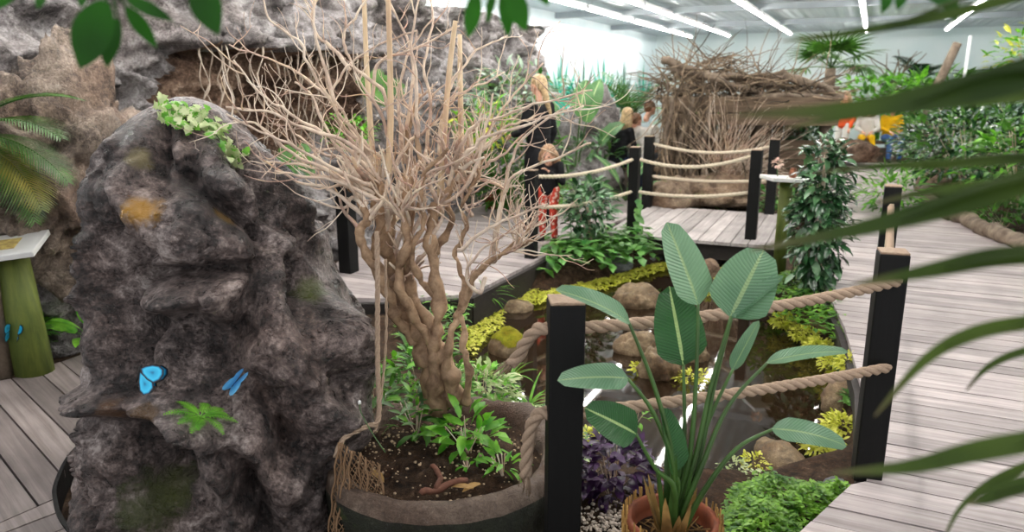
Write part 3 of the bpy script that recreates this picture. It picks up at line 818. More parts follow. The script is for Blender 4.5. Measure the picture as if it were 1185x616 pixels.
LIMBS = [  # long bare branches
    [(430, 205, 3), (424, 170, 3), (402, 142, 2.98), (385, 122, 2.95), (370, 100, 2.93), (358, 75, 2.9), (345, 48, 2.88), (318, 28, 2.86), (304, -6, 2.85)],
    [(430, 190, 3.0), (412, 160, 3.05), (396, 128, 3.1), (372, 106, 3.15), (340, 82, 3.2), (302, 66, 3.22), (266, 52, 3.25)],
    [(434, 205, 2.95), (412, 178, 2.9), (372, 152, 2.85), (330, 128, 2.8), (300, 106, 2.78), (268, 70, 2.75)],
    [(440, 210, 2.9), (404, 166, 2.8), (352, 148, 2.72), (310, 131, 2.66), (262, 124, 2.6)],
    [(430, 216, 2.9), (380, 192, 2.75), (322, 162, 2.6), (262, 132, 2.5)],
    [(432, 225, 2.9), (400, 203, 2.85), (352, 191, 2.8), (306, 187, 2.78)],
    [(425, 235, 2.9), (390, 205, 2.8), (340, 178, 2.7), (300, 146, 2.65), (270, 140, 2.62)],
    [(436, 212, 3.0), (420, 170, 3.0), (400, 150, 3.0), (388, 125, 3.0), (384, 108, 3.0), (400, 80, 3.0), (432, 56, 2.98), (480, 34, 2.96)],
    [(452, 150, 3.05), (440, 104, 3.08), (412, 78, 3.1), (400, 58, 3.1), (398, 40, 3.1), (422, 4, 3.1), (428, -10, 3.1)],
    [(470, 150, 3.1), (478, 90, 3.12), (470, 42, 3.15), (444, -8, 3.2)],
    [(484, 160, 2.95), (482, 100, 2.92), (476, 50, 2.9), (486, -6, 2.88)],
    [(430, 112, 3.1), (440, 70, 3.1), (480, 58, 3.08), (530, 30, 3.05)],
    [(404, 80, 3.05), (384, 55, 3.1), (366, 40, 3.1), (362, 12, 3.1), (366, -8, 3.1)],
    [(388, 120, 2.95), (372, 66, 2.95), (363, 30, 2.95), (364, -5, 2.95)],
    [(520, 215, 2.9), (530, 175, 2.88), (551, 144, 2.85), (576, 137, 2.82), (618, 121, 2.78), (684, 104, 2.7)],
    [(525, 195, 2.85), (540, 176, 2.8), (560, 161, 2.76), (604, 147, 2.7), (640, 133, 2.66), (676, 124, 2.62)],
    [(541, 198, 2.97), (556, 176, 2.98), (583, 150, 3.0), (606, 140, 3.0), (632, 130, 3.0)],
    [(575, 292, 2.84), (579, 250, 2.82), (590, 190, 2.8), (606, 160, 2.78), (652, 124, 2.75)],
    [(572, 296, 2.85), (577, 250, 2.8), (590, 208, 2.76), (640, 183, 2.7), (684, 166, 2.66)],
    [(508, 180, 3.0), (512, 135, 3.02), (527, 113, 3.05), (558, 96, 3.08), (586, 85, 3.1)],
    [(512, 190, 3.05), (516, 120, 3.1), (528, 86, 3.12), (552, 60, 3.15), (588, 42, 3.2)],
    [(522, 220, 2.95), (548, 200, 2.95), (566, 190, 2.95), (582, 178, 2.95), (610, 156, 2.95)],
    [(530, 290, 2.83), (556, 270, 2.8), (590, 254, 2.76), (634, 236, 2.72)],
    [(490, 200, 3.05), (498, 130, 3.1), (492, 80, 3.12), (500, 30, 3.15), (498, -8, 3.2)],
    [(470, 190, 3.1), (462, 120, 3.12), (470, 66, 3.15), (500, 20, 3.2)],
    [(455, 190, 3.0), (440, 130, 2.95), (416, 96, 2.9), (404, 74, 2.88)],
    [(430, 260, 2.87), (412, 228, 2.85), (396, 240, 2.85), (362, 232, 2.84)],
    [(424, 226, 2.9), (396, 176, 2.9), (378, 150, 2.92), (362, 112, 2.95), (340, 96, 2.97)],
    [(438, 235, 2.86), (400, 212, 2.8), (350, 204, 2.74), (318, 196, 2.7)],
    [(420, 250, 2.86), (386, 222, 2.82), (345, 210, 2.78), (298, 180, 2.74)],
    [(420, 215, 3.05), (402, 186, 3.12), (374, 178, 3.18), (338, 150, 3.25), (322, 120, 3.3)],
    [(560, 320, 2.82), (556, 340, 2.8), (540, 318, 2.8), (560, 286, 2.8), (606, 262, 2.8)],
    [(545, 250, 2.9), (536, 225, 2.9), (552, 190, 2.9), (580, 128, 2.9), (628, 72, 2.9)],
    [(505, 240, 2.9), (540, 215, 2.85), (560, 160, 2.8), (572, 110, 2.78)],
    [(448, 215, 3.0), (470, 170, 3.0), (505, 140, 3.0), (530, 100, 3.0)]]
def twigs_into(mb, q, r, n_, L, gen=0):
    for _ in range(n_):
        i = tr.randint(len(q) // 3, len(q) - 2); p = q[i]; d = (q[i + 1] - q[i]).normalized()
        dd = (d * .6 + rv(tr) * .75 + Vector((0, 0, .25))).normalized()
        pts = [p]; l = L * tr.uniform(.5, 1.2); m_ = 5
        for k in range(m_):
            dd = (dd + rv(tr) * .34 + Vector((0, 0, .06))).normalized(); pts.append(pts[-1] + dd * l / m_)
        qq = spline(pts, 2); rr = r * .62
        mb.tube(qq, [max(.001, lerp(rr, rr * .35, k / (len(qq) - 1))) for k in range(len(qq))], 5)
        if gen and tr.random() < .75: twigs_into(mb, qq, rr * .8, 1 + (tr.random() < .5), L * .6, gen - 1)
for pts, r0, r1 in STEMS:
    mb = MB(); q = rough_path([V(*p) for p in pts], .018, 6); mb.tube(q, knob(q, r0 * 1.18, r1 * 1.2, .7), 9)
    st = mb.build('stem', M['bark'], tree)
    mb = MB(); twigs_into(mb, q[len(q) // 3:], r1 * 1.25 + .002, 13, .22, 2)
    t_ = mb.build('twigs', M['twig'], None); t_.parent = st
for pts in CANES:
    mb = MB(); q = spline([V(*p) for p in pts], 4); mb.tube(q, [lerp(.014, .009, k / (len(q) - 1)) for k in range(len(q))], 8); mb.build('cane', M['cane'], tree)
for pts in LIMBS:
    mb = MB(); q = rough_path([V(*p) for p in pts], .012, 6); mb.tube(q, knob(q, .0088, .0032, .3), 6)
    twigs_into(mb, q, .0048, 5, .2, 1)
    mb.build('branch', M['twig'], tree)

# hemp cords hanging beside the tree and the net
def rope_mesh(mb, pts, r, strands=3, turns=22, n=6, step=.012):
    pts = [Vector(p) for p in pts]
    L = [0]
    for a, b in zip(pts, pts[1:]): L.append(L[-1] + (b - a).length)
    N = max(6, int(L[-1] / step)); q = []; k = 0
    for i in range(N + 1):
        s = L[-1] * i / N
        while k < len(L) - 2 and L[k + 1] < s: k += 1
        q.append(pts[k].lerp(pts[k + 1], (s - L[k]) / max(1e-9, L[k + 1] - L[k])))
    ref = None; fr = []
    for i in range(N + 1):
        d = (q[min(i + 1, N)] - q[max(i - 1, 0)]).normalized()
        ref = d.orthogonal().normalized() if ref is None else (ref - d * ref.dot(d)).normalized()
        fr.append((ref, d.cross(ref)))
    for st in range(strands):
        pp = []
        for i in range(N + 1):
            a = 2 * PI * (st / strands) + L[-1] * i / N * turns * 2 * PI
            pp.append(q[i] + (fr[i][0] * math.cos(a) + fr[i][1] * math.sin(a)) * r * .52)
        mb.tube(pp, r * .56, n)
mb = MB(); rope_mesh(mb, spline([V(436, 268, 2.7), V(437, 330, 2.66), (V(437, 420, 2.62)), V(438, 484, 2.58), V(424, 494, 2.54), V(398, 508, 2.48), V(388, 530, 2.44)], 8), .010, 3, 9, 5)
o = tag(recenter(mb.build('hemp_cord', M['rope']), V(437, 330, 2.66)), 'twisted brown cord hanging beside the bare tree, holding up the net', 'cord')
mb = MB(); rope_mesh(mb, spline([V(446, 300, 2.72), V(447, 380, 2.67), V(443, 440, 2.62), V(436, 492, 2.57), V(432, 500, 2.55)], 8), .006, 2, 9, 5)
tag(recenter(mb.build('hemp_cord', M['rope']), V(446, 400, 2.66)), 'thinner twisted cord hanging close behind the one that holds the net', 'cord')
mb = MB(); NU, NV = 17, 26
def netp(a, b):
    top = V(392 + 46 * a, 512 + 26 * a, 2.43 - .02 * a); bot = V(374 + 82 * a, 640 + 10 * a, 2.36 - .03 * a)
    p = top.lerp(bot, b); fold = math.sin(a * 15 + b * 2.0) * .016 * (0.35 + b)
    return p + Vector((.35 * fold + .004 * math.sin(b * 23 + a * 40), fold, 0))
for i in range(-NV // 2, NU + NV // 2):
    for sgn in (1, -1):
        pts = []
        for k in range(NV * 2 + 1):
            b = k / (NV * 2); a = (i + sgn * k * .25 + (0 if sgn > 0 else NV * .25)) / NU
            if -0.001 <= a <= 1.001: pts.append(netp(a, b))
        if len(pts) > 2: mb.tube(pts, .0019, 4)
for a in (0, .08, .2, .33, .5, .72, 1):
    mb.tube([netp(a, b / 14) + Vector((0, -.004, 0)) for b in range(15)], .004, 5)
tag(recenter(mb.build('net', M['net']), netp(.5, 0)), 'brown knotted rope net draped over the edge of the rock planter', 'net')
# ------------------------------------------------------------------ posts and ropes
def post(x, y, z0, z1, yaw, label, w=.105, notch=False):
    root = empty('rope_post', (x, y, z0), label, 'post', 'black posts of the rope railing')
    rot = Matrix.Rotation(yaw, 3, 'Z')
    b = MB()
    b.box((x, y, (z0 + z1) / 2 - .004), (w, w, z1 - z0 - .008), rot)
    o = bevel(b.build('shaft', M['black'], root, False), .006)
    b = MB(); b.box((x, y, z1 - .004), (w * .97, w * .97, .010), rot); bevel(b.build('top_face', M['endgrain'], root, False), .004)
    if notch:
        b = MB(); c = Vector((x, y, 0)) + rot @ Vector((0, -w / 2 - .004, 0)); b.box((c.x, c.y, z1 - .30), (.028, .012, .36), rot); bevel(b.build('batten', M['cream'], root, False), .003)
    return root
PA = (.17, 2.26); PB = (1.555, 2.97); PCC = (2.58, 5.03); PD = (-1.49, 6.62); PE = (.19, 7.2); PF = (1.37, 8.35); PGG = (2.60, 7.97); PH = (1.86, 10.2); PI_ = (3.35, 9.6)
AA = AXANG
post(*PA, -.13, 1.0, .06, 'black square rope post standing between the rock planter and the potted paddle leaf plant', .112)
post(*PB, -.02, 1.0, -.30, 'black rope post at the right walkway edge holding two thick ropes', .112)
post(*PCC, -.02, 1.0, -.42, 'black rope post with a cream batten on its face, standing behind the right rope post', .105, True)
post(*PD, -.02, .86, AA, 'black post seen through the gap between the rock pillar and the bare tree', .13)
post(*PE, -.12, .87, AA, 'black rope post at the pond corner of the back walkway, in front of the child')
post(*PF, -.12, 1.0, AA, 'black rope post at the near corner of the footbridge beside the small leafy shrub', .11)
post(*PGG, -.12, 1.0, AA, 'black rope post at the near end of the footbridge beside the white topped stand', .115)
post(*PH, -.12, 1.0, AA, 'black rope post at the far side of the footbridge in front of the seated group', .125)
post(*PI_, -.12, 1.0, AA, 'black rope post at the far side of the footbridge behind the white topped stand', .12)

def rope(a, b, sag, label, mat='rope', r=.021, tail0=None, turns=6.5, group='ropes of the railing'):
    a, b = Vector(a), Vector(b); pts = []
    if tail0: pts += [Vector(p) for p in tail0]
    N = 16
    for i in range(N + 1):
        t = i / N; p = a.lerp(b, t); p.z -= sag * 4 * t * (1 - t); pts.append(p)
    mb = MB(); rope_mesh(mb, pts, r, 3, turns, 7 if r > .015 else 5, .014 if mat == 'rope' else .03)
    return tag(recenter(mb.build('railing_rope', M[mat]), a), label, 'rope', group)
def near(p, q, off, z): # a point on the face of post p towards q
    d = Vector((q[0] - p[0], q[1] - p[1], 0)).normalized(); return Vector((p[0], p[1], z)) + d * off
rope(near(PA, PB, .05, .895), (1.56, 2.91, .885), .028, 'upper thick twisted rope between the two near posts')
rope(near(PA, PB, .05, .60), (1.56, 2.91, .515), .015, 'lower thick twisted rope between the two near posts, behind the potted plant stalks')
def tail(pts, label):
    mb = MB(); rope_mesh(mb, spline(pts, 8), .022, 3, 6.5, 7, .012)
    e = Vector(pts[-1]); d = (e - Vector(pts[-2])).normalized()
    for _ in range(26):
        v = rv(); mb.tube([e + v * .014, e + v * .018 + d * .02, e + v * .024 + d * rnd.uniform(.03, .06)], .0018, 3)
    tag(recenter(mb.build('rope_end', M['rope']), pts[0]), label, 'rope')
tail([(.13, 2.27, .895), (.085, 2.30, .885), (.045, 2.33, .83), (.02, 2.35, .77), (-.005, 2.36, .745)], 'short upper rope end sticking out of the post towards the bare tree')
tail([(.13, 2.26, .60), (.10, 2.27, .61), (.07, 2.28, .57), (.055, 2.285, .50), (.048, 2.285, .42), (.045, 2.285, .37)], 'lower rope end hanging from the post over the planter rim')
rope(near(PB, PCC, .05, .885), near(PCC, PB, .06, .86), .05, 'short rope running back from the right rope post along the walkway')
rope(near(PE, PF, .05, .80), near(PF, PE, .05, .86), .06, 'upper pale rope between corner post and footbridge, in front of the child', 'pale_rope')
rope(near(PE, PF, .05, .50), near(PF, PE, .05, .50), .05, 'lower pale rope between corner post and footbridge, behind the small shrub', 'pale_rope')
rope(near(PF, PGG, .05, .86), near(PGG, PF, .05, .93), .10, 'pale rope along the near side of the footbridge, upper one', 'pale_rope')
rope(near(PF, PGG, .05, .50), near(PGG, PF, .05, .54), .05, 'pale rope along the near side of the footbridge, lower one', 'pale_rope')
rope(near(PH, PI_, .05, .90), near(PI_, PH, .05, .90), .10, 'pale rope along the far side of the footbridge, upper one', 'pale_rope')
rope(near(PH, PI_, .05, .46), near(PI_, PH, .05, .47), .04, 'pale rope along the far side of the footbridge, lower one', 'pale_rope')

# footbridge
f0, f1 = G(700, 272), G(908, 289); dv = (f1 - f0).normalized(); pv = Vector((-dv.y, dv.x, 0))
root = empty('footbridge', f0, 'short flat wooden footbridge of pale grey boards across the pond', 'bridge')
b = MB(); L = (f1 - f0).length; k = 0; x = 0
while x < L:
    a = f0 + dv * (x + .004); c = f0 + dv * min(L, x + .168); dz = rnd.uniform(-.002, .002)
    b.prism([a - pv * .05, c - pv * .05, c + pv * 2.1, a + pv * 2.1], .0, .036 + dz); x += .175
b.build('deck_boards', M['deck_bridge'], root, False)
for o_ in (0.0, 2.0):
    b = MB(); b.prism([f0 + pv * o_, f1 + pv * o_, f1 + pv * (o_ + .06), f0 + pv * (o_ + .06)], -.17, -.001); b.build('beam', M['under'], root, False)

# white topped stand beside the bridge
st = G(902, 306); root = empty('feeding_stand', st, 'green post stand with a small white board top beside the footbridge', 'stand')
b = MB(); b.tube([st + Vector((0, 0, -.12)), st + Vector((0, 0, .40)), st + Vector((0, 0, .795))], [.062, .06, .06], 14); b.build('post', M['green_post'], root)
b = MB(); b.box(st + Vector((0, 0, .815)), (.40, .30, .036), Matrix.Rotation(.1, 3, 'Z') @ Matrix.Rotation(.06, 3, 'Y')); bevel(b.build('board', M['white_board'], root, False), .006)
tp = st + Vector((.0, -.04, .832))
b = MB(); b.lathe([(.022, 0), (.034, .01), (.038, .04), (.028, .07), (.024, .085), (.028, .09)], tp + Vector((.03, -.02, 0)), 14)
tag(recenter(b.build('jar', m_plain('brown glaze', '7a4a30', .4, .5, .3, 30)), tp + Vector((.03, -.02, 0))), 'small brown jar on the white board of the stand', 'jar')
root = empty('flower_spray', tp + Vector((-.09, .03, 0)), 'pale pink flower spray standing at the edge of the white topped stand', 'flower')
b = MB(); b.tube([tp + Vector((-.09, .03, 0)), tp + Vector((-.10, .03, .06)), tp + Vector((-.10, .03, .12))], .005, 5); b.build('stem', M['petiole'], root)
b = MB()
for _ in range(40):
    v = rv(); b.leaf(tp + Vector((-.10, .03, .13)) + v * .03, v, (0, 0, 1), .035, .03, .5, .2, 2)
b.build('petals', m_leaf('pink petal', 'd8a89c', 'f0d4cc', .5, trans=.3), root)

# green stand with slanted board, far side of the left walkway
st = G(42, 431); st2 = st + Vector((-.09, .06, .70))
root = empty('sign_stand', st, 'mossy green round post with a slanted white board at the edge of the left walkway', 'stand')
b = MB(); b.tube([st + Vector((0, 0, -.12)), st.lerp(st2, .5), st2], [.105, .10, .098], 16); b.build('post', M['green_post'], root)
R_ = Matrix.Rotation(.25, 3, 'Z') @ Matrix.Rotation(-.10, 3, 'Y') @ Matrix.Rotation(.20, 3, 'X')
b = MB(); b.box(st2 + Vector((-.10, -.02, .035)), (.56, .34, .035), R_); bevel(b.build('board', M['white_board'], root, False), .006)
b = MB(); b.box(st2 + Vector((-.10, -.02, .035)) + R_ @ Vector((.02, 0, .019)), (.28, .16, .002), R_); b.build('yellow_panel', m_plain('printed panel', 'c9b26a', .5, .3, .5, 25), root, False)

# ------------------------------------------------------------------ plants
def bush(name, c, rad, n, L, W, mat, label, cat='shrub', group=None, droop=.7, stems=8, up=.35, seed=1, hollow=.45, prof=None, fold=.25, shape=None, smat='twig', seg=3, mat2=None):
    r = random.Random(seed); c = Vector(c); rad = Vector(rad)
    base = Vector((c.x, c.y, c.z - rad.z)); root = empty(name, base, label, cat, group)
    mb = MB(); mb2 = MB(); tips = []
    for i in range(stems):
        v = rv(r); v.z = abs(v.z) * .8 + .25
        q = [base + Vector((r.uniform(-.1, .1) * rad.x, r.uniform(-.1, .1) * rad.y, 0)), base.lerp(c, .6) + Vector((v.x * rad.x * .3, v.y * rad.y * .3, 0)), c + Vector((v.x * rad.x * .7, v.y * rad.y * .7, v.z * rad.z * .7))]
        mb2.tube(spline(q, 4), [max(.002, .014 * rad.z * (1.3 - k / 9)) for k in range(9)], 5)
    for i in range(n):
        v = rv(r); k = hollow + (1 - hollow) * r.random() ** .6
        if shape: k *= shape(v)
        p = c + Vector((v.x * rad.x, v.y * rad.y, v.z * rad.z)) * k
        d = (Vector((v.x, v.y, v.z * .5)) + rv(r) * .6 + Vector((0, 0, up))).normalized()
        s = r.uniform(.65, 1.2)
        (mb if not mat2 or r.random() < .7 else mb).leaf(p, d, Vector((0, 0, 1)) + rv(r) * .45, L * s, W * s, droop * r.uniform(.5, 1.4), fold, seg, prof, 0 if (not mat2 or r.random() < .65) else 1)
    if stems: mb2.build('stems', M[smat], root)
    mb.build('foliage', [M[mat]] + ([M[mat2]] if mat2 else []), root)
    return root

def rosette(name, base, n, L, W, mat, label, cat='plant', seed=1, droop=1.2, tilt=(.4, 1.3), prof=None, fold=.3, seg=6, group=None, pot=None):
    r = random.Random(seed); base = Vector(base); root = empty(name, base, label, cat, group); mb = MB()
    for i in range(n):
        a = 2.4 * i + r.uniform(-.3, .3); el = lerp(tilt[0], tilt[1], r.random())
        d = Vector((math.cos(a) * math.cos(el), math.sin(a) * math.cos(el), math.sin(el))); s = r.uniform(.7, 1.15)
        mb.leaf(base + Vector((d.x, d.y, 0)) * .015, d, (0, 0, 1), L * s, W * s, droop * r.uniform(.6, 1.3), fold, seg, prof)
    mb.build('leaves', M[mat], root)
    if pot:
        b = MB(); b.lathe([(pot * .7, -pot * 1.2), (pot, -.01), (pot * 1.06, 0), (pot * 1.06, .03), (pot * .9, .03), (pot * .88, -.02)], base, 20); b.build('pot', M['terracotta'], root)
    return root

BLADE = lambda t: (1 - t) ** .6 * min(1, .5 + t * 3)
def patch(name, poly_px, z, n, L, W, mat, label, cat='ground cover', h=.06, seed=1, mat2=None, up=.9, group=None, kind=None, noz=None):
    """low carpet of leaves inside a picture outline laid on the level z"""
    r = random.Random(seed); poly = [G(x, y, z) for x, y in poly_px]
    x0, x1 = min(p.x for p in poly), max(p.x for p in poly); y0, y1 = min(p.y for p in poly), max(p.y for p in poly)
    c = Vector(((x0 + x1) / 2, (y0 + y1) / 2, z)); mb = MB(); k = 0; t = 0
    while k < n and t < n * 30:
        t += 1; x, y = r.uniform(x0, x1), r.uniform(y0, y1); sd = sd_poly(x, y, poly)
        if sd > 0: continue
        k += 1; hh = h * min(1, .15 + -sd / .12) * (.65 + .5 * noise.noise(Vector((x * 7, y * 7, seed)))) * r.uniform(.45, 1.15)
        a = r.uniform(0, 2 * PI); d = Vector((math.cos(a), math.sin(a), r.uniform(.0, up))); s = r.uniform(.6, 1.25)
        mb.leaf((x, y, z + max(0.004, hh)), d, (0, 0, 1), L * s, W * s, r.uniform(.2, .9), .15, 2, None, 0 if not mat2 or r.random() < .6 else 1)
    o = mb.build(name, [M[mat]] + ([M[mat2]] if mat2 else [])); recenter(o, c)
    return tag(o, label, cat, group, kind)

# potted paddle leaf plant
pc = Vector((.52, 2.16, -.11)); pot = empty('potted_plant', pc, 'paddle leaved plant in a terracotta pot wrapped in coir, in front of the ropes', 'potted plant')
b = MB(); b.lathe([(.10, 0), (.118, .02), (.142, .36), (.15, .37), (.15, .40), (.132, .40), (.128, .36), (.12, .33)], pc, 40); b.build('pot', M['terracotta'], pot)
b = MB()
for i in range(330):
    a = rnd.uniform(0, 2 * PI); r0 = rnd.uniform(.146, .156); zt = rnd.uniform(.36, .40) if rnd.random() < .85 else .43
    aa = a + rnd.uniform(-.12, .12); fl = rnd.uniform(-.004, .010)
    b.tube([pc + Vector((math.cos(a) * (r0 - .022), math.sin(a) * (r0 - .022), .0)), pc + Vector((math.cos(a) * r0, math.sin(a) * r0, .2)), pc + Vector((math.cos(aa) * (r0 + fl), math.sin(aa) * (r0 + fl), zt))], [.006, .0055, .003], 4)
b.lathe([(.115, .0), (.132, .02), (.145, .2), (.150, .36)], pc, 30, cap=False)
b.build('coir_wrap', M['coir'], pot)
b = MB(); b.lathe([(.01, .335), (.06, .345), (.125, .335), (.126, .30)], pc, 24); b.build('potting_soil', M['soil'], pot)
b = MB()
for _ in range(60):
    a = rnd.uniform(0, 6.3); r_ = rnd.uniform(.02, .11); p = pc + Vector((r_ * math.cos(a), r_ * math.sin(a), .345)); b.tube([p, p + Vector((rnd.uniform(-.05, .05), rnd.uniform(-.05, .05), rnd.uniform(0, .03)))], .0025, 3)
tag(b.build('litter', M['dead'], pot), kind='stuff')
cr = pc + Vector((.0, .0, .34))
def paddle(base, tip, Wpx, mat, Yb, Yt, stalk, face=(0, -1, .35), droop=.25, fold=.15, prof=None, r0=.013, side=0.0):
    B = V(*base, Yb); T = V(*tip, Yt); d = T - B; L = d.length; d.normalize()
    up = Vector(face); up = (up - d * up.dot(d)).normalized()
    dd = (d * math.cos(droop / 2) + up * math.sin(droop / 2))
    b = MB(); p0 = cr + Vector((rnd.uniform(-.03, .03), rnd.uniform(-.02, .02), -.01))
    q = spline([p0] + [V(x, y, Y) for x, y, Y in stalk] + [B], 6); n = len(q) - 1
    b.tube(q, [lerp(r0, .0045, (k / n) ** .7) for k in range(n + 1)], 8); 
    s = b.build('stalk', M['petiole'], pot)
    b = MB(); W = Wpx / 863 * (Yb + .2)
    b.leaf(B - d * .004, dd, up, L * (1 + droop * droop / 24), W, droop, fold, 14, prof or (lambda t: min(1, (t * 5.2) ** .62) * (1 - max(0, t - .35) ** 2.1 * 1.6) if t < .97 else .12), side=side)
    lf = b.build('leaf', M[mat], None); lf.parent = s; lf.location = (0, 0, 0)
Y0 = 2.14
paddle((808, 352), (771, 256), 47, 'strel', Y0, Y0 + .06, [(796, 540, Y0), (805, 450, Y0)], (.35, -1, .2), .12, .22)
paddle((846, 366), (884, 288), 66, 'strel', Y0 - .02, Y0 + .02, [(802, 540, Y0), (822, 450, Y0)], (-.35, -1, .3), .25, .34)
paddle((847, 366), (908, 318), 20, 'strel', Y0 - .01, Y0 - .05, [(806, 545, Y0 + .01), (826, 450, Y0 + .01)], (.3, -.5, 1), .2, .5)
paddle((791, 422), (774, 330), 58, 'strel_dark', Y0 + .04, Y0 + .10, [(790, 530, Y0 + .02)], (.1, -1, .25), .1, .2)
paddle((728, 374), (642, 334), 30, 'strel', Y0 - .04, Y0 - .1, [(778, 530, Y0 - .02), (758, 450, Y0 - .03)], (.25, -.55, 1), .45, .4)
paddle((726, 438), (644, 440), 33, 'strel', Y0 - .08, Y0 - .14, [(778, 540, Y0 - .04), (756, 478, Y0 - .06)], (0, -.8, .9), .5, .15)
paddle((736, 502), (676, 472), 44, 'strel_dark', Y0 - .10, Y0 - .16, [(780, 565, Y0 - .04), (758, 542, Y0 - .08)], (.1, -1, .6), .35, .15)
paddle((779, 548), (764, 470), 36, 'strel_dark', Y0 - .03, Y0 - .02, [(785, 565, Y0 - .02)], (.9, -1, .1), .05, .7)
paddle((894, 497), (982, 516), 32, 'strel', Y0 - .08, Y0 - .14, [(815, 568, Y0 - .04), (852, 520, Y0 - .07)], (.1, -.7, 1), .8, .12)
paddle((888, 420), (984, 406), 20, 'strel', Y0 - .02, Y0 - .06, [(808, 550, Y0 - .02), (842, 472, Y0 - .02)], (0, -.5, 1), .55, .3)
paddle((848, 428), (879, 370), 17, 'strel', Y0 + .06, Y0 + .09, [(800, 540, Y0 + .04), (824, 478, Y0 + .05)], (-.6, -.8, .2), .1, .6)
b = MB()
for a in range(11):
    an = a * 2.4; b.leaf(cr + Vector((math.cos(an) * .028, math.sin(an) * .022, -.01)), (math.cos(an) * .3, math.sin(an) * .3, 1), (math.cos(an), math.sin(an), 0), rnd.uniform(.10, .22), .05, -.1, .5, 5, lambda t: 1 - t * .8)
b.build('leaf_sheaths', M['dead'], pot)
b = MB()
for a in range(7):
    an = a * .9; b.leaf(cr + Vector((math.cos(an) * .015, math.sin(an) * .012, 0)), (math.cos(an) * .16, math.sin(an) * .16, 1), (math.cos(an), math.sin(an), 0), rnd.uniform(.25, .34), .04, -.05, .6, 5, lambda t: 1 - t * .75)
b.build('leaf_sheaths', M['petiole'], pot)

# bank planting
c = G(712, 585, -.1)
bush('purple_foliage', c + Vector((0, .10, .11)), (.17, .14, .17), 330, .075, .04, 'purple', 'low plant with dark purple leaves beside the near rope post', 'plant', seed=3, up=.2, hollow=.5)
bush('sprig', G(735, 500, -.2) + Vector((0, .05, .08)), (.10, .06, .09), 26, .06, .03, 'bright', 'small bright green sprig at the water behind the purple plant', 'plant', seed=4)
patch('ground_cover', [(835, 640), (838, 590), (850, 566), (880, 556), (930, 566), (975, 562), (984, 572), (955, 598), (915, 625), (890, 650)], -.06, 3200, .028, .019, 'cover', 'mat of small bright green leaves on the bank in front of the smooth tan stone', h=.12, seed=5)
patch('ground_cover', [(868, 362), (862, 345), (880, 325), (930, 318), (965, 335), (985, 372), (985, 398), (950, 390), (915, 372)], -.10, 1500, .06, .038, 'cover', 'bright green leafy carpet on the bank under the tall glossy shrub', h=.14, seed=6, mat2='mid')
patch('ground_cover', [(985, 400), (992, 440), (992, 480), (975, 470), (968, 420)], -.16, 200, .07, .04, 'mid', 'strip of mid green leaves on the bank along the right walkway edge', h=.10, seed=7)
patch('creeping_plant', [(842, 568), (848, 548), (880, 545), (925, 566), (960, 556), (990, 540), (992, 565), (960, 572), (890, 570)], -.15, 520, .03, .018, 'ivy', 'pale creeping plants between the green mat and the smooth tan stone', h=.05, seed=60, mat2='cover')
patch('creeping_plant', [(620, 470), (660, 480), (690, 520), (680, 545), (640, 540), (600, 500)], -.12, 420, .05, .022, 'mid', 'low green plants on the bank behind the planter and the near rope post', h=.09, seed=61, mat2='ivy')
mb = MB(); gp_ = G(706, 612, -.1)
for _ in range(420):
    s_ = rnd.uniform(.004, .012); mb.ball((gp_.x + rnd.gauss(0, .10), gp_.y + rnd.gauss(0, .10), -.10 + rnd.uniform(0, .012)), (s_, s_ * .8, s_ * .6), Matrix.Rotation(rnd.uniform(0, 3), 3, 'Z'), 6, 4)
tag(recenter(mb.build('gravel', m_plain('pale gravel', 'a89c90', .8, .2, .6, 40)), gp_), 'pale gravel on the ground under the purple plant', 'gravel', kind='stuff')
TUFT = [(908, 380, .10, 'nearest the glossy shrub'), (932, 396, .10, 'second along the bank from the glossy shrub'), (950, 412, .11, 'just behind the upper rope on the bank'), (970, 430, .12, 'behind the rounded ochre boulder'), (984, 455, .09, 'on top of the rounded ochre boulder'), (978, 506, .105, 'in front of the rounded ochre boulder beside the right rope post'), (954, 526, .115, 'behind the smooth tan stone at the water')]
for i, (px, py, r_, lb) in enumerate(TUFT):
    bush('yellow_tuft', wr(px, py, -.25) + Vector((0, .04, .05 + (.13 if i == 4 else 0))), (r_, r_, r_ * .6), 300, .042, .020, 'chart', 'yellow green feathery tuft ' + lb, 'plant', 'yellow green tufts along the pond edge', seed=50 + i, stems=0, hollow=.3)
for i, (px, py, r_, lb) in enumerate([(745, 432, .10, 'at the water beside the large ochre rock'), (803, 442, .13, 'in the water right of the large ochre rock'), (822, 340, .12, 'at the water below the buff stone block'), (676, 510, .1, 'at the water behind the near rope post')]):
    bush('pond_weed', wr(px, py, -.29) + Vector((0, .03, .02)), (r_, r_ * .6, r_ * .35), 140, .036, .02, 'chart', 'small yellow green pond weed clump ' + lb, 'plant', 'pond weed clumps around the rocks', seed=70 + i, stems=0, hollow=.3)
patch('moss_strip', [(572, 352), (600, 338), (645, 334), (700, 322), (755, 306), (776, 304), (776, 311), (735, 324), (690, 338), (640, 348), (600, 356)], -.28, 2600, .045, .03, 'chart', 'long strip of yellow green moss along the far pond edge below the slate slabs', 'moss', h=.05, seed=8)
patch('moss_patch', [(535, 395), (532, 365), (560, 352), (582, 360), (580, 378), (562, 392), (548, 410)], -.28, 800, .045, .03, 'chart', 'floating yellow green moss patch beside the bare tree', 'moss', h=.03, seed=9)
patch('moss_patch', [(826, 312), (836, 305), (850, 322), (848, 345), (832, 348)], -.26, 300, .04, .03, 'chart', 'yellow green moss patch on the bank beside the buff stone block', 'moss', h=.06, seed=10)
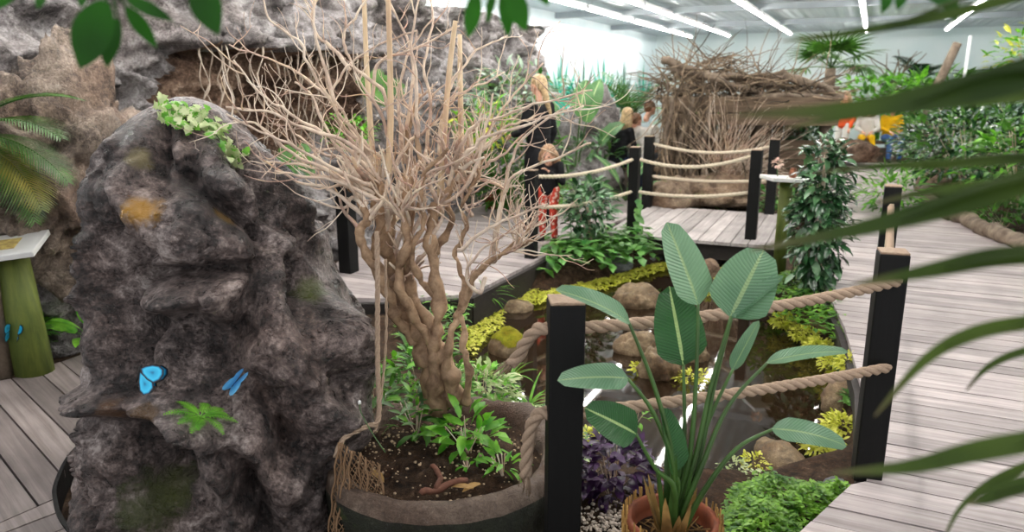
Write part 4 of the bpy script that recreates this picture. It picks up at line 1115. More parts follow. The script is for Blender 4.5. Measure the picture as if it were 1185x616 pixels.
for i, (px, py, mt, lb) in enumerate([(872, 548, 'chart', 'yellow'), (846, 552, 'ivy', 'whitish')]):
    bush('flower_tuft', G(px, py, -.2) + Vector((0, 0, .05)), (.07, .06, .05), 80, .03, .014, mt, 'low %s flowering tuft on the bank between the pot and the tan stone' % lb, 'plant', seed=90 + i, stems=0)
# around the bare tree
bush('leafy_seedling', Vector((-.18, 2.74, .30)), (.13, .10, .10), 46, .10, .045, 'bright', 'leafy bright green plant at the foot of the bare tree', 'plant', seed=11, up=.5, hollow=.3)
bush('leafy_seedling', Vector((-.40, 2.88, .32)), (.12, .10, .10), 70, .08, .03, 'mid', 'mid green leafy plant at the foot of the bare tree beside the hanging cords', 'plant', seed=62, up=.4, hollow=.3, mat2='bright')
bush('leafy_seedling', G(582, 548, .24) + Vector((0, .02, .03)), (.07, .05, .05), 18, .07, .022, 'bright', 'small bright seedling near the planter rim beside the near rope post', 'plant', seed=12, up=.5, hollow=.2)
bush('leafy_seedling', G(540, 545, .24) + Vector((0, .02, .015)), (.03, .03, .02), 8, .035, .02, 'bright', 'tiny green seedling in the middle of the planter soil', 'plant', seed=13)
bush('leafy_shrub', G(556, 474, -.1) + Vector((0.0, .05, .10)), (.22, .18, .14), 460, .07, .026, 'ivy', 'pale green fine leaved plant between the planter and the pond', 'shrub', seed=14, mat2='bright')
bush('leafy_shrub', Vector((-.42, 3.45, .15)), (.22, .22, .30), 420, .09, .03, 'mid', 'mid green leafy plant behind the bare tree near the rock pillar', 'shrub', seed=15, mat2='bright')
bush('leafy_shrub', Vector((-.62, 3.25, .22)), (.13, .16, .16), 120, .10, .028, 'mid', 'darker green plant between the hanging cords and the rock pillar', 'shrub', seed=16)
rosette('spider_plant', G(612, 470, -.22), 22, .26, .018, 'bright', 'arching grassy plant at the water beside the near rope post', seed=17, prof=BLADE)
rosette('spider_plant', G(590, 440, -.28), 14, .22, .016, 'bright', 'small arching grassy plant at the water behind the mossy stone', seed=18, prof=BLADE)
patch('ground_cover', [(455, 352), (520, 348), (550, 352), (540, 385), (520, 420), (470, 430)], -.10, 420, .085, .03, 'mid', 'low green plants behind the trunk of the bare tree', h=.10, seed=19, mat2='bright')
rosette('grass_tuft', G(560, 345, -.15), 40, .30, .014, 'bright', 'fine grassy tuft under the corner of the back walkway', seed=20, prof=BLADE)
b = MB(); q = spline([V(446, 524, 2.45), V(430, 500, 2.5), V(418, 478, 2.53), V(416, 466, 2.55)], 5); b.tube(q, .0022, 5); rt = empty('flower_stalk', q[0], 'thin green stalk with a small white bud beside the net', 'plant'); b.build('stalk', M['petiole'], rt)
b = MB(); b.ball(q[-1], (.007, .007, .009)); b.build('bud', M['white_board'], rt)
# ivy and fern on the pillar
IVY = [(190, 122), (198, 130), (206, 127), (214, 136), (222, 134), (228, 142), (236, 146), (240, 154), (247, 156), (252, 163), (262, 168), (268, 176), (274, 184), (200, 140), (212, 146), (226, 132), (196, 134), (232, 136), (244, 148), (256, 152)]
root = empty('ivy', on_pillar(225, 140)[0], 'variegated pale ivy trailing over the top of the rock pillar', 'ivy'); b = MB(); b2 = MB()
IVP = lambda t: (1.0 if t < .15 else .55 + .45 * abs(math.cos(t * 9.0))) * (1 - t ** 2.2)
for (px, py) in IVY:
    for _ in range(10):
        p, n_ = on_pillar(px + rnd.gauss(0, 5), py + rnd.gauss(0, 4))
        d = rv(); d = (d - n_ * d.dot(n_) + n_ * .25 - Vector((0, 0, .3))).normalized(); s = rnd.uniform(.026, .042)
        b.leaf(p + n_ * rnd.uniform(.008, .035), d, n_ + rv() * .4, s, s * 1.05, .4, .15, 6, IVP, rnd.random() < .25)
for a in range(0, 12, 3): b2.tube([on_pillar(*q)[0] + on_pillar(*q)[1] * .01 for q in IVY[a:a + 4]], .0025, 4)
b.build('leaves', [M['ivy'], M['bright']], root); b2.build('vines', M['petiole'], root)

def frond(mb, base, d, up, L, n, ll, lw, droop=.8, taper=.75, ang=1.0, mbstem=None, r=.006, start=.12, ldroop=.5, fold=.2, vee=.25):
    d = Vector(d).normalized(); up = Vector(up); up = (up - d * up.dot(d)).normalized(); p = Vector(base); pts = [p.copy()]
    for i in range(n):
        t = i / n; c_, s_ = math.cos(droop / n), math.sin(droop / n); d, up = d * c_ - up * s_, up * c_ + d * s_; p = p + d * (L / n); pts.append(p.copy())
        if t < start: continue
        sd = d.cross(up); k = math.sin(PI * (.12 + .85 * t)) ** .7 * (1 - taper * max(0, t - .5))
        for sg in (1, -1):
            dd = (sd * sg * math.sin(ang) + d * math.cos(ang) + up * vee).normalized()
            mb.leaf(p, dd, up, ll * k * rnd.uniform(.85, 1.1), lw, ldroop, fold, 3, BLADE)
    (mbstem or mb).tube(pts, [lerp(r, r * .25, i / n) for i in range(n + 1)], 5)
def fern(name, base, n, L, label, mat='bright', nrm=(0, 0, 1), seed=1, ll=.05, lw=.014, spread=1.0, up0=.6):
    root = empty(name, base, label, 'fern'); nrm = Vector(nrm).normalized(); a0 = nrm.orthogonal().normalized(); a1 = nrm.cross(a0)
    for i in range(n):
        a = i * 2 * PI / n + rnd.uniform(-.3, .3); mb = MB(); d = (a0 * math.cos(a) + a1 * math.sin(a)) * spread + nrm * up0 + Vector((0, 0, .2))
        frond(mb, base, d, nrm, L * rnd.uniform(.7, 1.1), 14, ll, lw, 1.1, r=.0025); mb.build('frond', M[mat], root)
    return root
p, n_ = on_pillar(232, 484)
fern('fern', p, 11, .115, 'small bright green fern growing from a ledge of the rock pillar', nrm=n_ + Vector((0, 0, .8)), ll=.026, lw=.006)

# butterflies
def butterfly(p, nrm, d, s, opening, label, mat='wing', name='butterfly'):
    p = Vector(p); nrm = Vector(nrm).normalized(); d = Vector(d); d = (d - nrm * d.dot(nrm)).normalized(); sd = d.cross(nrm)
    root = empty(name, p, label, 'butterfly')
    FW = [(0, .1), (.15, .22), (.45, .36), (.75, .40), (.95, .32), (1.0, .15), (.92, -.08), (.7, -.25), (.4, -.2), (.1, -.05)]
    HW = [(0, 0), (.3, -.08), (.66, -.2), (.76, -.42), (.66, -.66), (.45, -.78), (.24, -.68), (.08, -.36), (.02, -.12)]
    for sg, op in ((1, opening[0]), (-1, opening[1])):
        out = sd * sg * math.cos(op) + nrm * math.sin(op)
        b = MB()
        for poly, lift in ((FW, .004), (HW, 0)):
            ce = (sum(x for x, y in poly) / len(poly), sum(y for x, y in poly) / len(poly)); th = nrm * .0006
            for side in (1, -1):
                P = lambda x, y: p + nrm * (.006 + lift) + (out * x + d * y) * s + th * side
                rings = []
                for k in (0.02, .45, .8, 1.0): rings.append([b.vert(P(ce[0] + (x - ce[0]) * k, ce[1] + (y - ce[1]) * k), (k, 0)) for x, y in poly])
                n = len(poly)
                for r0, r1 in zip(rings, rings[1:]):
                    for i in range(n): b.face((r0[i], r0[(i + 1) % n], r1[(i + 1) % n], r1[i]))
        b.build('wing', M[mat], root, False)
    b = MB(); b.tube([p + nrm * .005 + d * s * y for y in (-.42, -.25, 0, .12, .22)], [s * .02, s * .045, s * .05, s * .055, s * .03], 7); b.build('body', M['insect'], root)
    b = MB()
    for sg in (1, -1): b.tube([p + nrm * .005 + d * s * .2, p + nrm * .012 + d * s * .4 + sd * sg * s * .1, p + nrm * .016 + d * s * .55 + sd * sg * s * .14], .0007, 3)
    b.build('antennae', M['insect'], root)
p, n_ = on_pillar(183, 428); butterfly(p + Vector((-.045, -.035, .01)), (.15, -1, .25), (.3, 0, 1), .098, (.12, 2.75), 'bright blue butterfly with open wings on the dark face of the rock pillar')
p, n_ = on_pillar(272, 446); butterfly(p + Vector((0, -.025, .01)), (.6, -1, .3), (-.7, .1, -.6), .085, (1.1, 1.5), 'pale blue butterfly seen edge on with half closed wings on the rock pillar', 'wing_pale')
p = V(14, 380, 4.12); butterfly(p, (.5, -1, .1), (.3, 0, 1), .10, (.9, 1.3), 'blue butterfly with raised wings on the side of the mossy green post', 'wing')
# ------------------------------------------------------------------ shrubs beyond the pond
FIC = lambda t: math.sin(PI * min(1, t * .92 + .08)) ** .8
b0 = G(938, 345, -.1)
bush('glossy_shrub', b0 + Vector((.06, .1, .66)), (.22, .24, .74), 950, .13, .055, 'ficus', 'tall shrub with dark glossy leaves on the bank beside the white topped stand', 'shrub', seed=21, mat2='ficus_light', droop=.9, hollow=.25, up=-.05, stems=9, prof=FIC)
bush('glossy_shrub', G(925, 236, -.1) + Vector((.1, .1, .55)), (.42, .40, .62), 800, .16, .065, 'ficus_light', 'lighter green shrub beside the walkway, behind the tall dark glossy one', 'shrub', seed=22, mat2='ficus', droop=.9, hollow=.3, prof=FIC)
cs = G(682, 296, -.1)
bush('small_shrub', cs + Vector((-.02, .1, .52)), (.30, .28, .30), 430, .12, .05, 'ficus_light', 'small round leafy shrub rising from the heart leaved plants beside the footbridge', 'shrub', seed=23, mat2='ficus', hollow=.2, prof=FIC)
b = MB(); b.tube(spline([cs + Vector((0, .1, -.02)), cs + Vector((.02, .1, .2)), cs + Vector((-.02, .1, .5))], 4), .018, 7)
tr_ = b.build('trunk', M['twig'], None); ro = bpy.data.objects['small_shrub']; tr_.parent = ro; tr_.location = -Vector(ro.location)
HEART = lambda t: (t * 7) ** .5 if t < .12 else (1 - ((t - .12) / .88) ** 1.5) ** .8 * 1.0
patch('heart_leaved_plant', [(622, 306), (630, 292), (655, 285), (690, 279), (725, 275), (752, 282), (760, 298), (735, 305), (700, 312), (660, 316), (632, 316)], -.10, 620, .135, .095, 'pothos', 'mound of heart shaped green leaves on the bank between the corner post and the footbridge', h=.30, seed=24, mat2='mid', up=.3)
b = MB(); rt = empty('climbing_vine', (PF[0], PF[1] - .09, .0), 'heart leaved vine climbing the footbridge post', 'vine')
for k in range(9): b.leaf((PF[0] + rnd.uniform(.0, .10), PF[1] - .08, .03 + k * .05), (rnd.uniform(-.4, .6), -.5, -.5), (0, -1, .6), .12, .085, .4, .15, 4, HEART)
b.build('leaves', M['pothos'], rt); b = MB(); b.tube([(PF[0] + .03, PF[1] - .075, -.1), (PF[0] + .06, PF[1] - .075, .2), (PF[0] + .05, PF[1] - .075, .5)], .006, 5); b.build('vine', M['petiole'], rt)

# planting along the rock wall
rosette('strap_leaf_plant', G(574, 243, .02) + Vector((0, .3, .12)), 30, .85, .045, 'mid', 'tall strap leaved plant in a terracotta pot on the back walkway', seed=25, tilt=(.9, 1.45), droop=.6, prof=BLADE, pot=.17)
bush('potted_croton', G(626, 246, .02) + Vector((0.25, .6, .18)), (.30, .25, .2), 140, .16, .03, 'bright', 'low yellow green plant on the back walkway behind the woman and child', 'plant', seed=26, hollow=.2)
def broad(name, base, leaves, label, mat='banana', stalk=.02):
    root = empty(name, base, label, 'plant')
    for (d, sl, L, W, dr) in leaves:
        d = Vector(d).normalized(); b = MB(); top = Vector(base) + d * sl; q = spline([Vector(base), Vector(base).lerp(top, .5) + Vector((0, 0, sl * .06)), top], 4)
        b.tube(q, [lerp(stalk, stalk * .5, k / (len(q) - 1)) for k in range(len(q))], 6); s = b.build('stalk', M['petiole'], root)
        b = MB(); up = Vector((0, -.5, 1)); b.leaf(top, d + Vector((0, 0, -.12)), up, L, W, dr, .15, 10); lf = b.build('leaf', M[mat], None); lf.parent = s
    return root
broad('banana_plant', G(652, 238) + Vector((.2, .8, 0)), [((.3, -.1, 2), 1.15, .75, .36, .9), ((-.5, -.2, 2), 1.1, .7, .32, .9), ((.1, -.4, 2), 1.25, .62, .36, 1.2), ((.8, .1, 1.6), .9, .6, .28, 1.0)], 'broad leaved banana plant behind the standing woman')
bush('silvery_shrub', R(9.2, -4.3, 1.55), (.75, .42, .40), 330, .19, .06, 'grey_leaf', 'silvery grey leaved climber on the rock wall behind the standing woman', 'shrub', seed=27, hollow=.3, mat2='mid')
bush('yellow_green_shrub', R(8.2, -4.25, 1.18), (.42, .3, .30), 220, .16, .05, 'bright', 'yellow green leafy plant low on the rock wall behind the bare tree', 'shrub', seed=28, hollow=.3, mat2='chart')
bush('wall_shrub', R(8.9, -4.15, .62), (.65, .35, .6), 420, .20, .07, 'mid', 'dark green leafy plant at the foot of the rock wall beside the standing woman', 'shrub', seed=29, hollow=.3)
fern('wall_fern', R(6.5, -4.55, 1.62), 11, .24, 'bright green fern tuft growing on the rock wall behind the bare tree canes', nrm=(.3, -1, .5), ll=.10, lw=.018, mat='mid')
fern('wall_fern', R(5.1, -4.5, 1.0), 8, .2, 'small fern on the rock wall between the pillar and the bare tree', nrm=(.3, -1, .5), ll=.09, lw=.02, mat='mid')
bush('wall_moss', R(5.7, -4.35, 1.25), (.26, .2, .16), 170, .07, .03, 'bright', 'yellowish plant cushion in a hollow of the rock wall under the ledge', 'plant', seed=30, hollow=.3, stems=0)
broad('leafy_plant', G(92, 412) + Vector((-.05, .25, 0)), [((1, -.3, .7), .10, .34, .12, .7), ((-.9, -.2, .8), .12, .36, .12, .8), ((.2, -1, .8), .08, .30, .11, .8), ((.5, .5, 1), .12, .3, .12, .7), ((-.4, .4, 1), .12, .3, .11, .7), ((-.2, -.8, 1.2), .12, .25, .1, .6)], 'bright green broad leaved plant at the foot of the rock wall beside the green post', 'bright', .008)
bush('leafy_seedling', G(12, 425) + Vector((-.05, .25, .12)), (.2, .15, .14), 110, .09, .035, 'mid', 'low green plants behind the mossy green post at the walkway edge', 'plant', seed=31, hollow=.2)
rosette('bromeliad', V(88, 92, 4.9), 18, .24, .03, 'bright', 'small strappy green plant perched high on the rock wall above the sandy boulder', seed=32, tilt=(.1, 1.2), prof=BLADE)
# palm fronds by the left edge
root = empty('palm', R(2.6, -4.3, .0), 'palm with feathery green and yellowing fronds in front of the sandy boulder', 'palm')
pb = V(-45, 160, 4.1)
b = MB(); b.tube([Vector((pb.x, pb.y, 0)), Vector((pb.x + .02, pb.y, .7)), pb], [.07, .06, .05], 10); b.build('trunk', M['drift'], root)
for d, mt in (((1, -.2, .75), 'palm'), ((1, -.1, .25), 'palm'), ((1, -.35, -.15), 'palm'), ((.8, .3, 1.2), 'palm'), ((.6, -.8, .4), 'palm'), ((.9, -.3, .0), 'palm_yellow')):
    b = MB(); frond(b, pb, d, (0, 0, 1), .66, 36, .26, .015, 1.2, .6, .8, r=.008, fold=.3); b.build('frond', M[mt], root)
# hanging roots under the ledge
root = empty('hanging_roots', R(5.6, -4.5, 1.95), 'pale dry roots hanging down the brown recess under the rock ledge', 'roots')
for i in range(26):
    s = lerp(4.5, 6.9, rnd.random()); b = MB(); z = 1.98; p = R(s, -4.9 + rnd.uniform(-.08, .12), z); q = [p]
    for k in range(8):
        p = p + Vector((rnd.uniform(-.06, .06), rnd.uniform(-.05, .02), -rnd.uniform(.06, .14))); q.append(p)
    b.tube(spline(q, 2), [lerp(rnd.choice((.005, .007, .010)), .003, k / 16) for k in range(17)], 5); b.build('root', M['dryroot'], root)

# rock outcrop behind the small shrub
boulder('rock_outcrop', R(11.9, -4.2, .7), (.42, .42, .72), M['wall_rock'], 61, 'upright rock outcrop with plants between the standing woman and the seated group', amp=.32, sub=5, freq=2.2, flat=1.2)
boulder('rock_outcrop', R(10.95, -3.95, .2), (.5, .4, .42), M['wall_rock'], 63, 'low rock at the foot of the upright outcrop', amp=.25, sub=4, flat=1)
bush('outcrop_shrub', R(11.0, -3.75, .65), (.5, .3, .32), 260, .20, .06, 'ficus_light', 'leafy shrub on the low rock below the outcrop', 'shrub', seed=33, hollow=.3, mat2='mid')
broad('broad_leaved_plant', R(10.4, -3.1, .04), [((1, -.4, .9), .25, .55, .16, .9), ((-1, -.3, .9), .25, .55, .16, .9), ((.1, -1, .8), .25, .5, .15, 1), ((.6, .4, 1.4), .3, .55, .16, .9), ((-.6, -.2, 1.5), .3, .55, .15, .8), ((.2, -.3, 1.8), .35, .5, .15, .6), ((.8, -.8, .5), .2, .5, .15, .8), ((-.6, -.9, .6), .2, .5, .15, .9)], 'large broad leaved plant behind the footbridge posts in front of the seated group', 'banana', .012)
bush('low_shrub', R(10.75, -4.5, .3), (.6, .35, .3), 300, .16, .05, 'mid', 'low leafy plants along the back walkway behind the corner post', 'shrub', seed=34, hollow=.3, mat2='bright')
# palms against the painted wall
def palm(name, base, h, n, L, label, mat='palm', ll=.45, lw=.035, seed=1, tr_r=.07, el=(.1, 1.3)):
    root = empty(name, base, label, 'palm'); base = Vector(base); top = base + Vector((0, 0, h)); r = random.Random(seed)
    b = MB(); m = 9; b.tube([base.lerp(top, k / m) for k in range(m + 1)], [tr_r * (1 + .12 * (k % 2)) for k in range(m + 1)], 9); b.build('trunk', M['drift'], root)
    for i in range(n):
        a = 2.4 * i + r.uniform(-.2, .2); e = lerp(el[0], el[1], r.random()); b = MB()
        frond(b, top, (math.cos(a) * math.cos(e), math.sin(a) * math.cos(e), math.sin(e)), (0, 0, 1), L * r.uniform(.8, 1.1), 16, ll, lw, 1.1, .6, .8, r=.012, fold=.25); b.build('frond', M[mat], root)
    return root
palm('feather_palm', R(14.6, -4.3, 0), 1.0, 16, 1.25, 'feathery green palm in front of the pale wall beside the driftwood shelter', seed=2, el=(.5, 1.4), mat='palm')
palm('feather_palm', R(14.6, -2.9, 0), .7, 13, 1.1, 'bright feathery palm at the side of the driftwood shelter', seed=3, el=(.4, 1.35), mat='bright')
palm('feather_palm', R(13.4, -4.6, 0), .5, 12, 1.0, 'low feathery palm behind the rock outcrop', seed=4, el=(.3, 1.3))
# painted palms on the wall
root = empty('wall_mural', R(16, -6.58, 1.2), 'teal and green palms painted on the pale side wall', 'mural')
for i, (s, z, k) in enumerate([(13.5, .9, 0), (15, .8, 0), (16.5, 1.0, 0), (18, .9, 1), (19.6, 1.0, 0), (21.5, .9, 1), (23.5, 1.0, 0)]):
    b = MB()
    for j in range(13):
        a = lerp(.35, PI - .35, j / 12) + rnd.uniform(-.08, .08); L = rnd.uniform(1.0, 1.6)
        b.leaf(R(s, -6.575 + .0015 * i, z), AX * math.cos(a) + Vector((0, 0, math.sin(a))), BX, L, .16, 0.0, 0, 5, BLADE, side=rnd.uniform(-.4, .4))
    b.build('painted_palm', M['teal' if k == 0 else 'teal_dark'], root)

# ------------------------------------------------------------------ driftwood shelter
DS, DT = 12.0, -1.85     # its near left corner in room coordinates
W_, D_, H_ = 3.3, 1.6, 1.55
dB = Vector((.985, -.17, 0)); dA = Vector((.17, .985, 0)); c0 = V(768, 226, 11.0); c0.z = -.1
def sh(u, v, z): return c0 + dB * u * .84 + dA * v + Vector((0, 0, z))
root = empty('driftwood_shelter', c0, 'weathered timber shelter heaped with driftwood and brushwood behind the footbridge', 'shelter')
for (u, v) in ((0.05, 0), (1.55, 0), (2.6, 0), (.05, 1.5), (2.6, 1.5)):
    b = MB(); b.tube([sh(u, v, 0), sh(u + .02, v, .8), sh(u, v, 1.5)], [.09, .075, .08], 9); b.build('post', M['drift'], root)
for z0, mt in ((1.30, 'oldboard'), (1.12, 'oldboard')):
    b = MB(); a, c = sh(-.1, -.1, z0), sh(2.75, -.1, z0); nrm = Vector((-dB.y, dB.x, 0)) * .06
    b.prism([a - nrm, c - nrm, c + nrm, a + nrm], z0, z0 + .20 if z0 > 1.2 else z0 + .15); b.build('beam', M[mt], root, False)
b = MB()
for k in range(13):
    u = k * .205; a, c = sh(u, 1.5, 0), sh(u + .195, 1.5, 0); b.prism([a, c, c + dA * .03, a + dA * .03], -.1, 1.5)
b.build('back_boards', M['oldboard'], root, False)
b = MB()
for k in range(5):
    v = k * .32; a, c = sh(0, v, 0), sh(0, v + .3, 0); b.prism([a, c, c + dB * .03, a + dB * .03], -.1, 1.5)
b.build('side_boards', M['oldboard'], root, False)
b = MB()
for k in range(7):
    z = .02 + k * .14; a, c = sh(1.05, .25, z), sh(2.6, .25, z); b.prism([a, c, c + dA * .03, a + dA * .03], z - .1, z + .03)
b.build('front_boards', M['oldboard'], root, False)
b = MB(); a = [sh(-.1, -.15, 0), sh(2.75, -.15, 0), sh(2.75, 1.65, 0), sh(-.1, 1.65, 0)]; b.prism(a, 1.4, 1.45); b.build('roof_deck', M['oldboard'], root, False)
LOG = [((-.15, -.1, 2.12), (1.6, .1, 1.62), .06), ((.0, -.05, 2.0), (1.9, .0, 1.56), .05), ((.5, .3, 1.9), (2.4, .2, 1.62), .07), ((.9, -.1, 1.56), (2.75, .1, 1.72), .05), ((.2, .5, 1.7), (2.0, .5, 1.95), .08), ((.7, .1, 1.85), (2.3, .5, 1.85), .05), ((1.4, -.1, 1.6), (2.8, -.05, 1.58), .05), ((1.2, .9, 1.9), (2.6, .8, 1.7), .07), ((0.1, .9, 1.6), (1.1, .7, 2.0), .06), ((1.9, .1, 1.9), (2.85, .0, 1.60), .06)]
for p0, p1, r_ in LOG:
    b = MB(); q = rough_path([sh(*p0), sh(*((p0[k] + p1[k]) / 2 + rnd.uniform(-.06, .06) for k in range(3))), sh(*p1)], .05, 5); b.tube(q, knob(q, r_, r_ * .5, .5), 8); b.build('log', M['drift'], root)
b = MB(); sr = random.Random(5)
def stick(p, d, L, r_, wob=.25):
    q = [Vector(p)]; d = Vector(d).normalized()
    for k in range(6):
        d = (d + rv(sr) * wob).normalized(); q.append(q[-1] + d * L / 6)
    b.tube(q, [lerp(r_, r_ * .3, k / 6) for k in range(7)], 4, cap=False)
for i in range(620):
    u = sr.random() ** .9 * 2.8 - .2; hmax = .62 * math.sin(PI * min(1, (u + .55) / 3.3)) ** .7
    p = sh(u, sr.uniform(.0, 1.2), 1.50 + hmax * sr.random() * (1.1 if u < 1.2 else .7)); d = Vector((sr.uniform(-1, 1), sr.uniform(-.7, .5), sr.uniform(-.35, .35)))
    stick(p, d, sr.uniform(.35, 1.0), sr.choice((.008, .012, .018)))
br = b.build('brushwood', M['brush'], root); tag(br, kind='stuff')
b = MB()
for i in range(260):
    u = sr.choice((sr.uniform(-.12, .65), sr.uniform(-.12, .65), sr.uniform(-.1, 1.5))); z = sr.uniform(.3, 1.6)
    stick(sh(u, -.15 + sr.uniform(-.12, .1), z), (sr.uniform(-.5, .5), sr.uniform(-.2, .1), -1 if sr.random() < .7 else .8), sr.uniform(.4, 1.1), sr.choice((.007, .010, .016)), .3)
tag(b.build('hanging_brushwood', M['brush'], root), kind='stuff')
b = MB()
for i in range(170):
    a_ = sr.uniform(-.4, 2.2); p = sh(.95, -.2, .55); stick(p + Vector((sr.uniform(-.2, .2), 0, sr.uniform(-.3, .2))), (math.cos(a_), -.15, math.sin(a_) * .8), sr.uniform(.5, 1.3), .007, .2)
tag(b.build('twig_fan', M['twig'], root), kind='stuff')
for i in range(5):
    b = MB(); stick(sh(-.1 + i * .1, 0, 1.7), (sr.uniform(-.6, .4), 0, 1), .7, .02, .5); b.build('upright_stick', M['drift'], root)
for i in range(5):
    b = MB(); q = [sh(.04 + i * .15 + .05 * (i % 2), -.2, -.0)]; 
    for k in range(7): q.append(q[-1] + Vector((sr.uniform(-.06, .07), sr.uniform(-.04, .04), .23)))
    b.tube(spline(q, 2), [lerp(.05, .03, k / 14) for k in range(15)], 7); b.build('driftwood_trunk', M['drift'], root)
for (px, py, Y, sx, sd, mt, lb) in [(820, 218, 10.6, .55, 71, 'sand_rock', 'buff rock at the foot of the driftwood shelter beyond the footbridge ropes'), (845, 205, 10.8, .4, 73, 'sand_rock', 'mossy buff rock under the brushwood of the shelter'), (780, 228, 10.4, .35, 75, 'sand_rock', 'low buff rock behind the far rope of the footbridge')]:
    p = V(px, py, Y); boulder('shelter_rock', (p.x, p.y, .12), (sx, .3, .36 if sd == 73 else .24), M[mt], sd, lb, amp=.2)
bush('low_shrub', R(10.6, -.75, .15), (.6, .3, .25), 260, .15, .06, 'pothos', 'low heart leaved plants beyond the footbridge in front of the shelter', 'shrub', seed=35, hollow=.2)
rosette('grass_tuft', c0 + Vector((.15, -.5, .05)), 50, .6, .02, 'bright', 'yellowish grass tuft at the corner of the driftwood shelter', seed=36, tilt=(.8, 1.45), prof=BLADE)
bush('low_shrub', R(11.4, .35, .25), (.45, .35, .35), 260, .17, .05, 'bright', 'bright green plants at the walkway end of the driftwood shelter', 'shrub', seed=37, hollow=.3, mat2='mid')

# ------------------------------------------------------------------ far right planting
def fan_palm(name, base, h, n, label, seed=1, L=.75):
    r = random.Random(seed); base = Vector(base); root = empty(name, base, label, 'palm'); top = base + Vector((0, 0, h))
    b = MB(); b.tube([base.lerp(top, k / 8) for k in range(9)], [.13 - .03 * k / 8 + .012 * (k % 2) for k in range(9)], 10); b.build('trunk', M['drift'], root)
    for i in range(n):
        a = 2.4 * i; e = r.uniform(.0, 1.1); d = Vector((math.cos(a) * math.cos(e), math.sin(a) * math.cos(e), math.sin(e))); p = top + d * .55; b = MB()
        b.tube([top, top + d * .3 + Vector((0, 0, .03)), p], .012, 5); sd = d.cross(Vector((0, 0, 1))).normalized(); up = sd.cross(d)
        for k in range(15):
            f = lerp(-1.9, 1.9, k / 14); b.leaf(p, d * math.cos(f) + sd * math.sin(f), up, L * (.7 + .3 * math.cos(f)), .07, .55, .25, 4, BLADE)
        b.build('fan_leaf', M['palm' if i % 3 else 'mid'], root)
    return root
fan_palm('fan_palm', Vector((V(955, 150, 17.5).x, 17.5, 0)), 2.05, 15, 'fan palm with a stout trunk at the end of the driftwood shelter', 1)
for (px, Y, rx, rz, z, mt, m2, n, L, lb, sd) in [
    (1015, 19.5, 1.5, .75, 1.25, 'bright', 'mid', 500, .34, 'bright green hedge of plants behind the seated visitors in yellow', 41),
    (1075, 17.5, 1.3, .8, 1.2, 'mid', 'bright', 480, .34, 'mid green shrubs by the far wall, right behind the bed of dark shrubs', 42),
    (1130, 11.0, 1.15, .62, .82, 'ficus', 'mid', 900, .20, 'dense dark green shrub in the bed beyond the right walkway', 43),
    (1095, 13.0, .9, .55, .75, 'mid', 'ficus', 500, .20, 'green shrub at the far end of the right walkway bed', 44),
    (1195, 9.3, .8, .6, .75, 'mid', 'bright', 500, .18, 'green shrub at the near end of the right walkway bed', 45),
    (1190, 12.0, .75, .65, 2.0, 'bright', 'chart', 420, .18, 'yellow green climber high on the right beside the pale wall', 46),
    (1180, 13.5, 1.0, .9, 1.2, 'mid', 'ficus', 500, .24, 'tall green shrub under the yellow green climber', 47)]:
    q = V(px, 150, Y); bush('bed_shrub', (q.x, q.y, z), (rx, .6, rz), n, L, L * .36, mt, lb, 'shrub', seed=sd, mat2=m2, hollow=.35)
for (px, py, mt, lb, sd) in [(1075, 205, 'bright', 'low yellow green plants on the edge of the right walkway bed', 51), (1150, 262, 'mid', 'low green plants behind the log edging of the right walkway bed', 52)]:
    q = G(px, py); bush('low_plant', q + Vector((.3, .3, .12)), (.6, .35, .2), 260, .13, .05, mt, lb, 'plant', seed=sd, hollow=.2)
palm('feather_palm', Vector((V(1062, 90, 21).x, 21, 0)), 1.7, 16, 1.2, 'dark spiky palm by the far wall above the shrubs', seed=6, mat='ficus', ll=.4, lw=.06)
palm('feather_palm', Vector((V(1135, 90, 17).x, 17, 0)), 1.5, 12, 1.1, 'feathery palm by the far wall on the right', seed=7)
b = MB(); p0 = Vector((V(1036, 90, 21).x, 21, 0)); rt = empty('bare_shrub', p0, 'bare dark branching shrub silhouetted against the far wall', 'tree')
for k in range(26):
    a = k * 2.4; stick(p0 + Vector((0, 0, 1.0 + .03 * k)), (math.cos(a) * .7, math.sin(a) * .5, 1), 1.1, .03, .3)
b.tube([p0, p0 + Vector((0, 0, 1.8))], .06, 7); b.build('branches', M['drift'], rt)
# leaning trunk and a pole by the right wall
b = MB(); a, c = V(1075, 120, 16.5), V(1108, 50, 16.5); b.tube([Vector((a.x, a.y, 0)), a, c], [.12, .10, .09], 9); tag(recenter(b.build('leaning_trunk', M['drift']), (a.x, a.y, 0)), 'thick bare trunk leaning up by the far right wall', 'trunk')
b = MB(); a = V(1108, 150, 15.0); b.tube([Vector((a.x, a.y, -.1)), Vector((a.x, a.y, 2.6))], .03, 8); tag(recenter(b.build('pole', M['fixture']), (a.x, a.y, -.1)), 'slim pale upright pole beside the leaning trunk', 'pole')
